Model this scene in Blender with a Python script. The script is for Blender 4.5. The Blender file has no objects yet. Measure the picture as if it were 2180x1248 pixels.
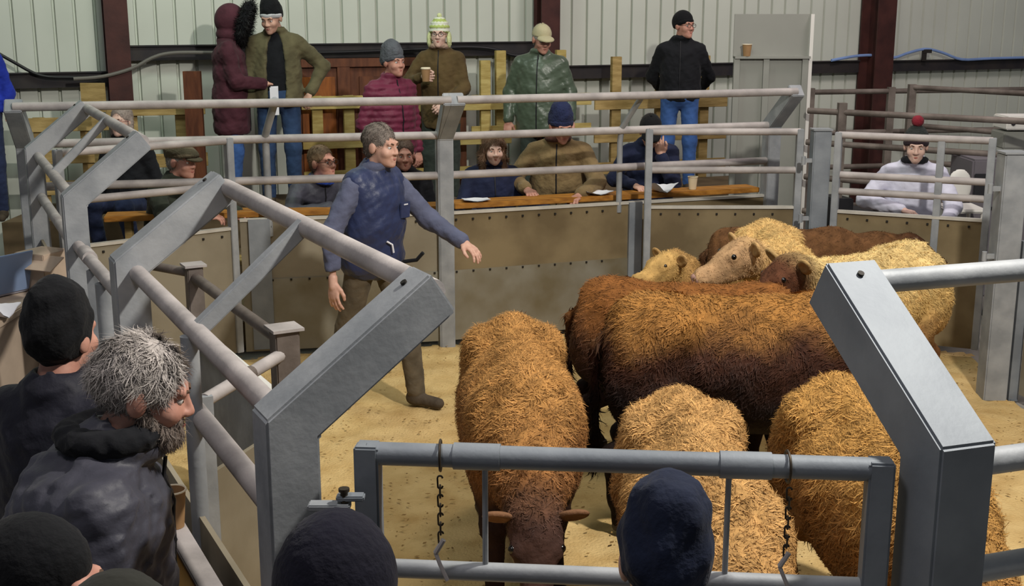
import bpy, math, random
import numpy as np
from mathutils import Vector, Matrix
random.seed(7); np.random.seed(7)
SC = bpy.context.scene
COL = SC.collection
# ------------------------------------------------------------------ camera
F, CX, CY, CAMH = 2600.0, 1090.0, 624.0, 2.47
TILT = math.atan(604 / 2600.0)
cam = bpy.data.cameras.new('camera'); cam.sensor_width = 36; cam.lens = 36 * F / 2180
cam_o = bpy.data.objects.new('camera', cam); COL.objects.link(cam_o)
cam_o.location = (0, 0, CAMH); cam_o.rotation_euler = (math.pi / 2 - TILT, 0, 0)
cam.clip_start = 0.05
SC.camera = cam_o
SC.view_settings.view_transform = 'Standard'; SC.view_settings.look = 'None'
SC.view_settings.exposure = 0.0; SC.view_settings.gamma = 1.0
SC.view_settings.use_curve_mapping = False
# ------------------------------------------------------------------ world + hall lamps
w = bpy.data.worlds.new('hall_ambient'); SC.world = w; w.use_nodes = True
w.node_tree.nodes['Background'].inputs[0].default_value = (0.86, 0.92, 1.0, 1)
w.node_tree.nodes['Background'].inputs[1].default_value = 0.13
def area(name, loc, size, power, col, target):
    l = bpy.data.lights.new(name, 'AREA'); l.shape = 'DISK'; l.size = size; l.energy = power; l.color = col
    o = bpy.data.objects.new(name, l); COL.objects.link(o); o.location = loc
    o.rotation_euler = (Vector(target) - Vector(loc)).to_track_quat('-Z', 'Y').to_euler()
    return o
area('ring_floodlight', (2.3, 2.9, 5.0), 0.3, 330, (1.0, 0.95, 0.87), (-0.3, 7.0, 0.6))
area('ring_pendant_lamp', (0.6, 6.4, 5.8), 1.4, 75, (1.0, 0.93, 0.83), (0.6, 6.4, 0))
area('stand_lamp_green', (-2.2, 8.6, 5.6), 1.2, 82, (0.84, 1.0, 0.86), (-2.4, 11.6, 1.2))
area('stand_lamp_warm', (3.6, 9.6, 5.8), 1.2, 125, (1.0, 0.87, 0.86), (3.8, 13.6, 1.2))
area('rear_lamp', (-1.5, 1.6, 5.6), 1.0, 60, (1.0, 0.94, 0.95), (-0.6, 3.2, 0.8))
# ------------------------------------------------------------------ pixel helpers (2180 x 1248 frame -> world point at a chosen depth or height)
cT, sT = math.cos(TILT), math.sin(TILT)
def ray(x, y):
    u, v = (x - CX) / F, (CY - y) / F
    return (u, cT + v * sT, -sT + v * cT)
def at_d(x, y, D):
    r = ray(x, y); t = D / r[1]; return Vector((t * r[0], D, CAMH + t * r[2]))
def at_z(x, y, h):
    r = ray(x, y); t = (h - CAMH) / r[2]; return Vector((t * r[0], t * r[1], h))
def xat(x, D, z):
    wv = D * cT - (z - CAMH) * sT; return (x - CX) / F * wv
# ------------------------------------------------------------------ materials
def lin(c):
    if isinstance(c, str):
        c = c.lstrip('#'); c = [int(c[i:i + 2], 16) / 255 for i in (0, 2, 4)]
    return tuple((v / 12.92 if v <= 0.04045 else ((v + 0.055) / 1.055) ** 2.4) for v in c)
MATS = {}
def mat(key, col, rough=0.7, metal=0.0, var=0.0, scale=8.0, col2=None, bump=0.0, bscale=40.0, stretch=None, spec=0.3, detail=4.0, thr=(0.35, 0.65), attr=False, rvar=0.0, sheen=0.0, trans=0.0):
    if key in MATS: return MATS[key]
    m = bpy.data.materials.new(key); m.use_nodes = True; MATS[key] = m
    nt = m.node_tree; N = nt.nodes; L = nt.links; b = N['Principled BSDF']
    b.inputs['Roughness'].default_value = rough; b.inputs['Metallic'].default_value = metal
    b.inputs['Specular IOR Level'].default_value = spec
    if sheen: b.inputs['Sheen Weight'].default_value = sheen
    if trans: b.inputs['Transmission Weight'].default_value = trans
    c = lin(col) if col is not None else (1, 1, 1)
    tc = N.new('ShaderNodeTexCoord'); mp = N.new('ShaderNodeMapping'); L.new(tc.outputs['Object'], mp.inputs[0])
    if stretch: mp.inputs['Scale'].default_value = stretch
    src = None
    if attr:
        a = N.new('ShaderNodeAttribute'); a.attribute_name = 'Col'; src = a.outputs['Color']
    if var or col2:
        n = N.new('ShaderNodeTexNoise'); n.inputs['Scale'].default_value = scale; n.inputs['Detail'].default_value = detail
        L.new(mp.outputs[0], n.inputs['Vector'])
        r = N.new('ShaderNodeValToRGB'); L.new(n.outputs['Fac'], r.inputs[0])
        r.color_ramp.elements[0].position = thr[0]; r.color_ramp.elements[1].position = thr[1]
        if col2 is not None:
            r.color_ramp.elements[0].color = (*lin(col2), 1); r.color_ramp.elements[1].color = (*c, 1)
        else:
            r.color_ramp.elements[0].color = (*[v * (1 - var) for v in c], 1); r.color_ramp.elements[1].color = (*[min(1, v * (1 + var)) for v in c], 1)
        if src is not None:
            mx = N.new('ShaderNodeMix'); mx.data_type = 'RGBA'; mx.blend_type = 'MULTIPLY'; mx.inputs[0].default_value = 1
            L.new(src, mx.inputs[6]); L.new(r.outputs[0], mx.inputs[7]); src = mx.outputs[2]
        else: src = r.outputs[0]
        if rvar:
            mr = N.new('ShaderNodeMapRange'); mr.inputs[3].default_value = rough - rvar; mr.inputs[4].default_value = rough + rvar
            L.new(n.outputs['Fac'], mr.inputs[0]); L.new(mr.outputs[0], b.inputs['Roughness'])
    if src is not None: L.new(src, b.inputs['Base Color'])
    else: b.inputs['Base Color'].default_value = (*c, 1)
    if bump:
        n2 = N.new('ShaderNodeTexNoise'); n2.inputs['Scale'].default_value = bscale; n2.inputs['Detail'].default_value = 5
        L.new(mp.outputs[0], n2.inputs['Vector'])
        bp = N.new('ShaderNodeBump'); bp.inputs['Strength'].default_value = bump; bp.inputs['Distance'].default_value = 0.02
        L.new(n2.outputs['Fac'], bp.inputs['Height']); L.new(bp.outputs[0], b.inputs['Normal'])
    return m
def cloth(key, col, rough=0.85, var=0.18, bump=0.5, bscale=14, spec=0.2, sheen=0.05):
    return mat(key, col, rough, 0, var, 9, None, bump, bscale, None, spec, sheen=sheen)
galv = mat('galvanised_steel', '#a0a3a6', 0.6, 0.2, 0, 7, '#888c90', 0.06, 60, None, 0.4, rvar=0.08)
galv_d = mat('galvanised_steel_blue', '#888e94', 0.6, 0.2, 0, 5, '#72787f', 0.05, 60, None, 0.4, rvar=0.08)
galv_dust = mat('dusty_steel_pipe', '#b5aeab', 0.65, 0.12, 0, 6, '#989290', 0.08, 60, None, 0.3)
brown_steel = mat('dirty_brown_steel', '#7d736c', 0.6, 0.2, 0, 5, '#5c534d', 0.1, 40, None, 0.3)
red_steel = mat('red_oxide_steel', '#4a2a26', 0.6, 0.1, 0, 6, '#3a211f', 0.05, 40)
girt_steel = mat('dark_girt_steel', '#35302f', 0.6, 0.1, 0, 6, '#28262a')
ply = mat('stained_ply_sheet', '#827356', 0.6, 0, 0, 2.2, '#675940', 0.04, 30, None, 0.3, 6, (0.38, 0.62))
ply_g = mat('pale_ply_sheet', '#8e8674', 0.6, 0, 0, 2.0, '#756c5a', 0.04, 30, None, 0.3, 6)
kick = mat('steel_kick_plate', '#8b887c', 0.5, 0.15, 0, 2.4, '#6f6650', 0.04, 30, None, 0.4, 6)
alu_edge = mat('pale_capping', '#c6c2b8', 0.5, 0.3, 0.1, 8)
clad = mat('cream_cladding', '#c3c7bc', 0.5, 0.0, 0.05, 1.3, None, 0, 40, None, 0.35)
concrete = mat('concrete', '#8d8880', 0.9, 0, 0.2, 3, None, 0.3, 30)
sand = mat('sawdust', '#d2b57e', 0.95, 0, 0, 5.0, '#b89862', 0.6, 70, None, 0.1, 8, (0.3, 0.62))
chip = mat('sawdust_chip', '#8a6c3e', 0.95, 0, 0.3, 20)
wood = mat('pallet_wood', '#b39a66', 0.8, 0, 0, 5, '#8e7748', 0.15, 30, (1, 1, 5), 0.2, 6)
wood_y = mat('fresh_pallet_wood', '#c2b071', 0.8, 0, 0, 5, '#a48e52', 0.15, 30, (1, 1, 5), 0.2, 6)
wood_o = mat('orange_varnished_wood', '#b57d33', 0.55, 0, 0, 4, '#8d5c22', 0.1, 30, (1.5, 8, 8), 0.3, 6)
wood_r = mat('red_brown_wood', '#6b3f28', 0.6, 0, 0, 4, '#4f2c1d', 0.1, 30, (5, 5, 1), 0.3, 6)
door_o = mat('orange_door_wood', '#9c5a24', 0.55, 0, 0, 4, '#74401a', 0.1, 30, (6, 6, 1), 0.3, 6)
grey_sheet = mat('grey_painted_steel', '#8c8d86', 0.45, 0.1, 0.05, 2, None, 0, 40, None, 0.4)
black_rubber = mat('black_cable', '#17171a', 0.5)
blue_pipe = mat('blue_water_pipe', '#7d97c8', 0.4, 0, 0.1, 5)
paper = mat('white_paper', '#e2e2e8', 0.8)
cup_tan = mat('tan_cup', '#9c7a55', 0.6, 0, 0.08, 10)
cup_pale = mat('pale_cup', '#d6c4a4', 0.6)
cup_rim = mat('cup_rim', '#e6d9bd', 0.5)
card = mat('cardboard', '#b8a592', 0.8, 0, 0.08, 6)
chain_m = mat('chain_steel', '#4a4238', 0.5, 0.7)
white_plastic = mat('white_plastic', '#d8d6d0', 0.5)
dark_plastic = mat('dark_plastic', '#26262a', 0.5)
bolt_m = mat('dark_bolt', '#2a2724', 0.6, 0.4)
# ------------------------------------------------------------------ mesh builder
def frame_from(d, up=(0, 0, 1)):
    d = Vector(d).normalized(); up = Vector(up)
    if abs(d.dot(up)) > 0.999: up = Vector((0, 1, 0))
    s = d.cross(up).normalized(); u = s.cross(d).normalized(); return d, s, u
class MB:
    def __init__(s): s.v = []; s.f = []; s.mi = []; s.cur = 0
    def add(s, vs, fs):
        o = len(s.v); s.v += [tuple(p) for p in vs]; s.f += [tuple(i + o for i in f) for f in fs]; s.mi += [s.cur] * len(fs); return s
    def box(s, c, size, R=None):
        hx, hy, hz = [a / 2 for a in size]
        P = [Vector((x, y, z)) for x in (-hx, hx) for y in (-hy, hy) for z in (-hz, hz)]
        if R is not None: P = [R @ p for p in P]
        c = Vector(c)
        return s.add([c + p for p in P], [(0, 1, 3, 2), (4, 6, 7, 5), (0, 4, 5, 1), (2, 3, 7, 6), (0, 2, 6, 4), (1, 5, 7, 3)])
    def beam(s, a, b, w, h, up=(0, 0, 1)):
        a, b = Vector(a), Vector(b); d, sd, u = frame_from(b - a, up)
        P = [p + sd * x * w / 2 + u * z * h / 2 for p in (a, b) for x, z in ((-1, -1), (1, -1), (1, 1), (-1, 1))]
        return s.add(P, [(3, 2, 1, 0), (4, 5, 6, 7), (0, 1, 5, 4), (1, 2, 6, 5), (2, 3, 7, 6), (3, 0, 4, 7)])
    def tube(s, pts, r, n=12, caps=True):
        pts = [Vector(p) for p in pts]; R = r if isinstance(r, (list, tuple)) else [r] * len(pts)
        rings = []; up = None; V = []; Fc = []
        for i, p in enumerate(pts):
            d = (pts[min(i + 1, len(pts) - 1)] - pts[max(i - 1, 0)])
            if up is None: d, sd, u = frame_from(d)
            else: d, sd, u = frame_from(d, up)
            up = u
            V += [p + (sd * math.cos(t) + u * math.sin(t)) * R[i] for t in [2 * math.pi * k / n for k in range(n)]]
        for i in range(len(pts) - 1):
            for k in range(n):
                a, b = i * n + k, i * n + (k + 1) % n; Fc.append((a, b, b + n, a + n))
        if caps:
            Fc.append(tuple(range(n - 1, -1, -1))); Fc.append(tuple(range((len(pts) - 1) * n, len(pts) * n)))
        return s.add(V, Fc)
    def lathe(s, c, prof, n=16, R=None):
        c = Vector(c); V = []; Fc = []
        for r, z in prof:
            for k in range(n):
                t = 2 * math.pi * k / n; p = Vector((r * math.cos(t), r * math.sin(t), z))
                V.append(c + (R @ p if R is not None else p))
        for i in range(len(prof) - 1):
            for k in range(n):
                a, b = i * n + k, i * n + (k + 1) % n; Fc.append((a, b, b + n, a + n))
        Fc.append(tuple(range(n - 1, -1, -1))); Fc.append(tuple(range((len(prof) - 1) * n, len(prof) * n)))
        return s.add(V, Fc)
    def prism(s, poly, axis_a, axis_b, o, n, th):
        """polygon in plane (axis_a, axis_b) at origin o, extruded th along n"""
        o, a, b, n = Vector(o), Vector(axis_a), Vector(axis_b), Vector(n); k = len(poly)
        V = [o + a * x + b * y + n * q for q in (-th / 2, th / 2) for x, y in poly]
        Fc = [tuple(range(k - 1, -1, -1)), tuple(range(k, 2 * k))] + [(i, (i + 1) % k, k + (i + 1) % k, k + i) for i in range(k)]
        return s.add(V, Fc)
    def build(s, name, mats, parent=None, bevel=0.0, smooth=True, kind=None):
        me = bpy.data.meshes.new(name); me.from_pydata(s.v, [], s.f)
        if not isinstance(mats, (list, tuple)): mats = [mats]
        for m in mats: me.materials.append(m)
        if len(mats) > 1: me.polygons.foreach_set('material_index', s.mi)
        return finish(me, name, parent, bevel, smooth, kind)
def finish(me, name, parent=None, bevel=0.0, smooth=True, kind=None):
    import bmesh
    bm = bmesh.new(); bm.from_mesh(me); bmesh.ops.recalc_face_normals(bm, faces=bm.faces[:])
    if bevel: bmesh.ops.bevel(bm, geom=[e for e in bm.edges if len(e.link_faces) == 2 and e.calc_face_angle(0) > 0.6], offset=bevel, segments=2, affect='EDGES', clamp_overlap=True)
    if smooth:
        for f in bm.faces: f.smooth = True
        for e in bm.edges:
            if len(e.link_faces) == 2 and e.calc_face_angle(0) > 0.7: e.smooth = False
    bm.to_mesh(me); bm.free(); me.update()
    o = bpy.data.objects.new(name, me); COL.objects.link(o)
    if parent is not None:
        o.parent = parent; o.matrix_parent_inverse = parent.matrix_world.inverted() if False else Matrix.Translation(-Vector(parent.location))
    if kind: o['kind'] = kind
    return o
def tag(o, label, cat, group=None, kind=None):
    o['label'] = label
    if cat: o['category'] = cat
    if group: o['group'] = group
    if kind: o['kind'] = kind
    return o
def thing(name, label, cat, loc, group=None):
    o = bpy.data.objects.new(name, None); o.empty_display_size = 0.1; COL.objects.link(o); o.location = loc
    return tag(o, label, cat, group)
def struct(o, label=None):
    o['kind'] = 'structure'
    if label: o['label'] = label
    return o
# NB parts are modelled in world coordinates; parents are unrotated empties, so the inverse is a plain translation
# ------------------------------------------------------------------ SDF + surface nets (organic forms)
def surface_nets(fn, lo, hi, h):
    lo = np.array(lo, np.float32); hi = np.array(hi, np.float32)
    n = np.maximum(np.ceil((hi - lo) / h).astype(int) + 1, 4)
    ax = [lo[i] + h * np.arange(n[i], dtype=np.float32) for i in range(3)]
    G = np.stack(np.meshgrid(*ax, indexing='ij'), -1).reshape(-1, 3)
    V = fn(G).reshape(n)
    ins = V < 0
    c = np.zeros(n - 1, np.int32)
    corners = [(i, j, k) for i in (0, 1) for j in (0, 1) for k in (0, 1)]
    sl = lambda i, j, k, A: A[i:n[0] - 1 + i, j:n[1] - 1 + j, k:n[2] - 1 + k]
    for q in corners: c += sl(*q, ins)
    act = (c > 0) & (c < 8)
    idx = -np.ones(n - 1, np.int64); ii = np.argwhere(act); idx[act] = np.arange(len(ii))
    acc = np.zeros((len(ii), 3), np.float32); cnt = np.zeros(len(ii), np.float32)
    vals = {q: V[ii[:, 0] + q[0], ii[:, 1] + q[1], ii[:, 2] + q[2]] for q in corners}
    for a in range(3):
        for q in corners:
            if q[a]: continue
            q2 = list(q); q2[a] = 1; q2 = tuple(q2)
            v0, v1 = vals[q], vals[q2]; m = (v0 < 0) != (v1 < 0)
            t = np.where(m, v0 / np.where(m, v0 - v1, 1), 0)
            p = np.tile(np.array(q, np.float32), (len(ii), 1)); p[:, a] = t
            acc += p * m[:, None]; cnt += m
    P = lo + h * (ii + acc / cnt[:, None])
    quads = []
    for a in range(3):
        b, d = (a + 1) % 3, (a + 2) % 3
        s0 = [slice(None)] * 3; s1 = [slice(None)] * 3; s0[a] = slice(0, n[a] - 1); s1[a] = slice(1, n[a])
        A, B = ins[tuple(s0)], ins[tuple(s1)]
        for sgn in (0, 1):
            e = np.argwhere((A & ~B) if sgn == 0 else (~A & B))
            e = e[(e[:, b] > 0) & (e[:, d] > 0) & (e[:, b] < n[b] - 1) & (e[:, d] < n[d] - 1)]
            if not len(e): continue
            def g(ob, od):
                t = e.copy(); t[:, b] -= ob; t[:, d] -= od; return idx[t[:, 0], t[:, 1], t[:, 2]]
            qd = np.stack([g(1, 1), g(0, 1), g(0, 0), g(1, 0)], 1)
            quads.append(qd if sgn == 0 else qd[:, ::-1])
    return P.astype(np.float64), np.concatenate(quads) if quads else np.zeros((0, 4), int)
class Sdf:
    def __init__(s, k=0.03): s.ops = []; s.k = k; s.M = Matrix.Identity(4); s.disp = None; s.box = []
    def _pt(s, p): return np.array(s.M @ Vector(p), np.float32)
    def _sc(s): return s.M.to_scale()[0]
    def _bb(s, p, r): s.box.append((p - r, p + r))
    def cap(s, a, b, ra, rb=None, op='u', k=None):
        sc = s._sc(); rb = ra if rb is None else rb
        A, B = s._pt(a), s._pt(b); ra, rb = ra * sc, rb * sc
        if op == 'u': s._bb(A, ra); s._bb(B, rb)
        d = B - A; dd = float(d @ d) + 1e-9
        def fn(P):
            q = P - A; t = np.clip(q @ d / dd, 0, 1); return np.linalg.norm(q - t[:, None] * d, axis=1) - (ra + t * (rb - ra))
        s.ops.append((op, fn, k)); return s
    def chain(s, pts, rs, op='u', k=None):
        for i in range(len(pts) - 1): s.cap(pts[i], pts[i + 1], rs[i], rs[i + 1], op, k)
        return s
    def ell(s, c, r, rot=None, op='u', k=None):
        sc = s._sc(); C = s._pt(c); R = s.M.to_3x3().normalized()
        if rot is not None: R = R @ rot
        R = np.array(R, np.float32); r = np.array(r, np.float32) * sc
        if op == 'u': s._bb(C, float(r.max()))
        def fn(P):
            q = (P - C) @ R; k0 = np.linalg.norm(q / r, axis=1); k1 = np.linalg.norm(q / (r * r), axis=1) + 1e-6
            return k0 * (k0 - 1) / k1
        s.ops.append((op, fn, k)); return s
    def torus(s, c, R, r, sx=1.0, sy=1.0, rot=None, op='u', k=None):
        sc = s._sc(); C = s._pt(c); Rm = s.M.to_3x3().normalized()
        if rot is not None: Rm = Rm @ rot
        Rm = np.array(Rm, np.float32); R *= sc; r *= sc
        if op == 'u': s._bb(C, R * max(sx, sy) + r)
        def fn(P):
            q = (P - C) @ Rm; return np.hypot(np.hypot(q[:, 0] / sx, q[:, 1] / sy) - R, q[:, 2]) - r
        s.ops.append((op, fn, k)); return s
    def plane(s, p, n, k=None):      # keep the side opposite to n
        A = s._pt(p); nn = np.array((s.M.to_3x3().normalized() @ Vector(n)).normalized(), np.float32)
        s.ops.append(('i', lambda P: (P - A) @ nn, k)); return s
    def __call__(s, P):
        D = None
        for op, fn, k in s.ops:
            k = s.k if k is None else k; d = fn(P)
            if D is None: D = d; continue
            if op == 'u':
                if k > 0: h = np.clip(0.5 + 0.5 * (D - d) / k, 0, 1); D = D * (1 - h) + d * h - k * h * (1 - h)
                else: D = np.minimum(D, d)
            else:
                if op == 's': d = -d
                kk = min(k, 0.012)
                h = np.clip(0.5 - 0.5 * (D - d) / kk, 0, 1); D = D * (1 - h) + d * h + kk * h * (1 - h)
        if s.disp is not None: D = D + s.disp(P)
        return D
    def mesh(s, h):
        lo = np.min([b[0] for b in s.box], 0) - 3 * h - s.k * 0.4; hi = np.max([b[1] for b in s.box], 0) + 3 * h + s.k * 0.4
        return surface_nets(s, lo, hi, h)
def np_mesh(name, parts, mats, parent=None, cols=None, kind=None, smooth=True):
    """parts: list of (V, Q) arrays joined into one mesh object"""
    o = 0; Vs = []; Qs = []; mi = []
    for j, (V, Q) in enumerate(parts):
        Vs.append(np.asarray(V, np.float64)); Qs.append(np.asarray(Q) + o); o += len(V); mi += [j] * len(Q)
    me = bpy.data.meshes.new(name)
    V = np.concatenate(Vs)
    if len({q.shape[1] for q in Qs}) == 1:
        Q = np.concatenate(Qs).astype(np.int32); m = Q.shape[1]
        me.vertices.add(len(V)); me.vertices.foreach_set('co', V.ravel())
        me.loops.add(Q.size); me.loops.foreach_set('vertex_index', Q.ravel())
        me.polygons.add(len(Q)); me.polygons.foreach_set('loop_start', np.arange(0, Q.size, m, dtype=np.int32))
        me.update(calc_edges=True)
    else:
        me.from_pydata(V.tolist(), [], [tuple(f) for q in Qs for f in q.tolist()])
    if isinstance(mats, (list, tuple)):
        for mm in mats: me.materials.append(mm)
        if len(mats) > 1: me.polygons.foreach_set('material_index', [min(i, len(mats) - 1) for i in mi])
    else: me.materials.append(mats)
    if smooth: me.polygons.foreach_set('use_smooth', [True] * len(me.polygons))
    if cols is not None:
        a = me.color_attributes.new('Col', 'FLOAT_COLOR', 'POINT')
        C = np.ones((len(V), 4), np.float32); C[:, :3] = cols; a.data.foreach_set('color', C.ravel())
    me.update()
    ob = bpy.data.objects.new(name, me); COL.objects.link(ob)
    if parent is not None: ob.parent = parent; ob.matrix_parent_inverse = Matrix.Translation(-Vector(parent.location))
    if kind: ob['kind'] = kind
    return ob
def wob(P, s=1.0, seed=0.0):
    """cheap smooth pseudo-noise in about -1..1"""
    x, y, z = P[:, 0] * s, P[:, 1] * s, P[:, 2] * s
    return (np.sin(1.7 * x + 2.3 * y + 0.7 * z + seed) + np.sin(-2.1 * x + 1.1 * y + 2.9 * z + 1.3 * seed + 1) + np.sin(2.7 * x - 1.9 * y + 1.3 * z + 2.1 * seed + 2) + np.sin(0.6 * x + 3.1 * y - 2.4 * z + 0.4 * seed + 4)) / 4
def strands(V, Q, n, length, width, flow, lift=0.5, curl=0.8, segs=3, weight=None, colfn=None, seed=1, jitter=0.5):
    """n curved tapering hair locks grown on mesh (V,Q): returns verts, quads, colours"""
    rng = np.random.RandomState(seed)
    T = np.concatenate([Q[:, [0, 1, 2]], Q[:, [0, 2, 3]]]) if Q.shape[1] == 4 else Q
    a, b, c = V[T[:, 0]], V[T[:, 1]], V[T[:, 2]]
    nr = np.cross(b - a, c - a); ar = np.linalg.norm(nr, axis=1); nr /= (ar[:, None] + 1e-12)
    cen = (a + b + c) / 3
    wgt = ar * (weight(cen) if weight is not None else 1.0); wgt = np.maximum(wgt, 0); wgt /= wgt.sum()
    t = rng.choice(len(T), n, p=wgt); u = rng.rand(n, 1); v = rng.rand(n, 1); m = (u + v) > 1; u = np.where(m, 1 - u, u); v = np.where(m, 1 - v, v)
    P = a[t] + u * (b[t] - a[t]) + v * (c[t] - a[t]); Nn = nr[t]
    fl = flow(P) if callable(flow) else np.tile(np.array(flow, float), (n, 1))
    fl = fl + jitter * rng.randn(n, 3); fl -= Nn * np.sum(fl * Nn, 1, keepdims=True); fl /= (np.linalg.norm(fl, axis=1, keepdims=True) + 1e-9)
    sd = np.cross(Nn, fl)
    L = (length(P) if callable(length) else length) * (0.6 + 0.8 * rng.rand(n)); W = width * (0.6 + 0.8 * rng.rand(n))
    cu = curl * rng.randn(n)
    rows = []
    pos = P - Nn * 0.004; ang = np.zeros(n); el = np.full(n, lift)
    for k in range(segs + 1):
        tt = k / segs; ww = W * (1 - 0.85 * tt)
        rows.append((pos - sd * (ww / 2)[:, None], pos + sd * (ww / 2)[:, None]))
        d = (fl * np.cos(ang)[:, None] + sd * np.sin(ang)[:, None]); d = d * np.cos(el)[:, None] + Nn * np.sin(el)[:, None]
        pos = pos + d * (L / segs)[:, None]; ang = ang + cu / segs * 1.5; el = el - 1.1 * lift / segs
    VV = np.stack([x for r in rows for x in r], 1)
    nv = VV.shape[1]; base = np.arange(n)[:, None] * nv
    QQ = np.concatenate([base + np.array([2 * k, 2 * k + 1, 2 * k + 3, 2 * k + 2]) for k in range(segs)])
    C = None
    if colfn is not None:
        cc = colfn(P) * (0.62 + 0.7 * rng.rand(n, 1)); C = np.repeat(cc, nv, 0)
    return VV.reshape(-1, 3), QQ, C
# ================================================================== THE SETTING
# ---- floor
fl = MB(); fl.box((0, 7, -0.06), (22, 22, 0.1)); struct(fl.build('floor', concrete), 'grey concrete floor of the mart building')
# ---- back wall: box-profile cladding, receding to the right
WA = Vector((-8.0, 9.4, 0)); WDIR = Vector((1, 0.4, 0)).normalized(); WN = Vector((0.4, -1, 0)).normalized()
def wallpt(s, z=0, off=0): p = WA + WDIR * s + WN * off; return Vector((p.x, p.y, z))
def wall_s_px(x):     # distance along the wall at image column x (ray to the wall plane)
    u = (x - CX) / (F * 0.985); d = WDIR; # X = u*Y
    s = (u * WA.y - WA.x) / (d.x - u * d.y); return s
bk = MB(); L_w = 21.0
bk.box(wallpt(L_w / 2, 3.5, -0.08), (L_w, 0.04, 7.0), Matrix.Rotation(math.atan2(0.4, 1), 3, 'Z'))
wall = struct(bk.build('wall_back', girt_steel), 'ribbed cream metal back wall of the shed')
PITCH = 0.172
def clad_mesh(nr):
    pr = []
    for i in range(nr):
        x0 = i * PITCH; pr += [(x0, 0), (x0 + PITCH - 0.030, 0), (x0 + PITCH - 0.022, -0.032), (x0 + PITCH - 0.008, -0.032)]
    pr.append((nr * PITCH, 0)); V = []; Fc = []
    for x, o in pr:
        for z in (0.0, 7.0):
            p = WDIR * x + WN * o; V.append((p.x, p.y, z))
    for i in range(len(pr) - 1): Fc.append((2 * i, 2 * i + 2, 2 * i + 3, 2 * i + 1))
    me = bpy.data.meshes.new('cladding_sheet'); me.from_pydata(V, [], Fc); me.materials.append(clad); return me
cm = clad_mesh(7); s = 0.0
while s < L_w - 7 * PITCH:
    o = bpy.data.objects.new('cladding_sheet', cm); COL.objects.link(o); o.parent = wall; o.location = wallpt(s, 0); s += 7 * PITCH
# ---- steel columns and girts
def column(px, wd, dp, name):
    s = wall_s_px(px); m = MB(); R = Matrix.Rotation(math.atan2(0.4, 1), 3, 'Z')
    m.box(wallpt(s, 3.5, 0.06 + 0.01), (wd, 0.02, 7), R); m.box(wallpt(s, 3.5, 0.06 + dp), (wd, 0.02, 7), R); m.box(wallpt(s, 3.5, 0.06 + dp / 2), (0.02, dp, 7), R)
    struct(m.build(name, red_steel), 'dark red steel column against the wall'); return s
s1 = column(275, 0.2, 0.22, 'trim_1'); s2 = column(1148, 0.2, 0.2, 'trim_2'); s3 = column(1815, 0.24, 0.3, 'trim_3')
def zpx(s, y):
    p = wallpt(s, 0, 0.06); return at_d(1090, y, p.y).z
def girt(x0, x1, y, h, name):
    a, b = wall_s_px(x0), wall_s_px(x1); z = zpx((a + b) / 2, y); m = MB()
    m.beam(wallpt(a, z, 0.05), wallpt(b, z, 0.05), 0.09, h); m.beam(wallpt(a, z + h / 2, 0.09), wallpt(b, z + h / 2, 0.09), 0.06, 0.012)
    struct(m.build(name, girt_steel), 'dark horizontal girt rail across the wall'); return z
girt(-120, 262, 172, 0.13, 'trim_4'); zg2 = girt(288, 1132, 108, 0.13, 'trim_5'); zg3 = girt(1162, 1795, 148, 0.13, 'trim_6'); zg4 = girt(1835, 2500, 134, 0.12, 'trim_7')
# cables along the girts
def wcable(name, label, pts, r, m, off=0.14):
    P = [wallpt(wall_s_px(x), zpx(wall_s_px(x), y), off) for x, y in pts]
    # catmull-rom
    Q = []
    for i in range(len(P) - 1):
        p0, p1, p2, p3 = P[max(i - 1, 0)], P[i], P[i + 1], P[min(i + 2, len(P) - 1)]
        for t in (0, 0.25, 0.5, 0.75):
            Q.append(0.5 * ((2 * p1) + (p2 - p0) * t + (2 * p0 - 5 * p1 + 4 * p2 - p3) * t * t + (3 * p1 - p0 - 3 * p2 + p3) * t ** 3))
    Q.append(P[-1]); mm = MB(); mm.tube(Q, r, 8); return tag(mm.build(name, m), label, 'cable')
wcable('black_cable', 'black cable sagging down the left wall bay to the girt', [(-40, 85), (10, 100), (60, 130), (115, 160), (180, 164), (240, 164)], 0.014, black_rubber)
wcable('grey_cable', 'grey cable curving up past the left column to the upper girt', [(180, 165), (240, 160), (300, 143), (340, 122), (375, 112), (430, 110), (520, 112)], 0.016, mat('grey_cable', '#6a6660', 0.6), 0.3)
wcable('black_cable', 'black cable drooping from the girt left of the beige cap man', [(660, 112), (760, 110), (900, 104), (985, 100), (1040, 104), (1085, 118), (1125, 112)], 0.016, black_rubber)
wcable('blue_water_pipe', 'pale blue water pipe looped along the right wall girt', [(1733, 128), (1790, 118), (1840, 118), (1862, 122), (1890, 112), (1925, 104), (1960, 112), (2000, 126), (2060, 124), (2200, 120)], 0.016, blue_pipe)
m = MB(); p = wallpt(wall_s_px(1922), zpx(wall_s_px(1922), 118), 0.14); m.box(p, (0.05, 0.03, 0.12)); m.box(p + Vector((0.03, 0, 0.05)), (0.1, 0.04, 0.04)); tag(m.build('pipe_bracket', bolt_m), 'black tap bracket holding up the blue pipe', 'bracket')
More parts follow.
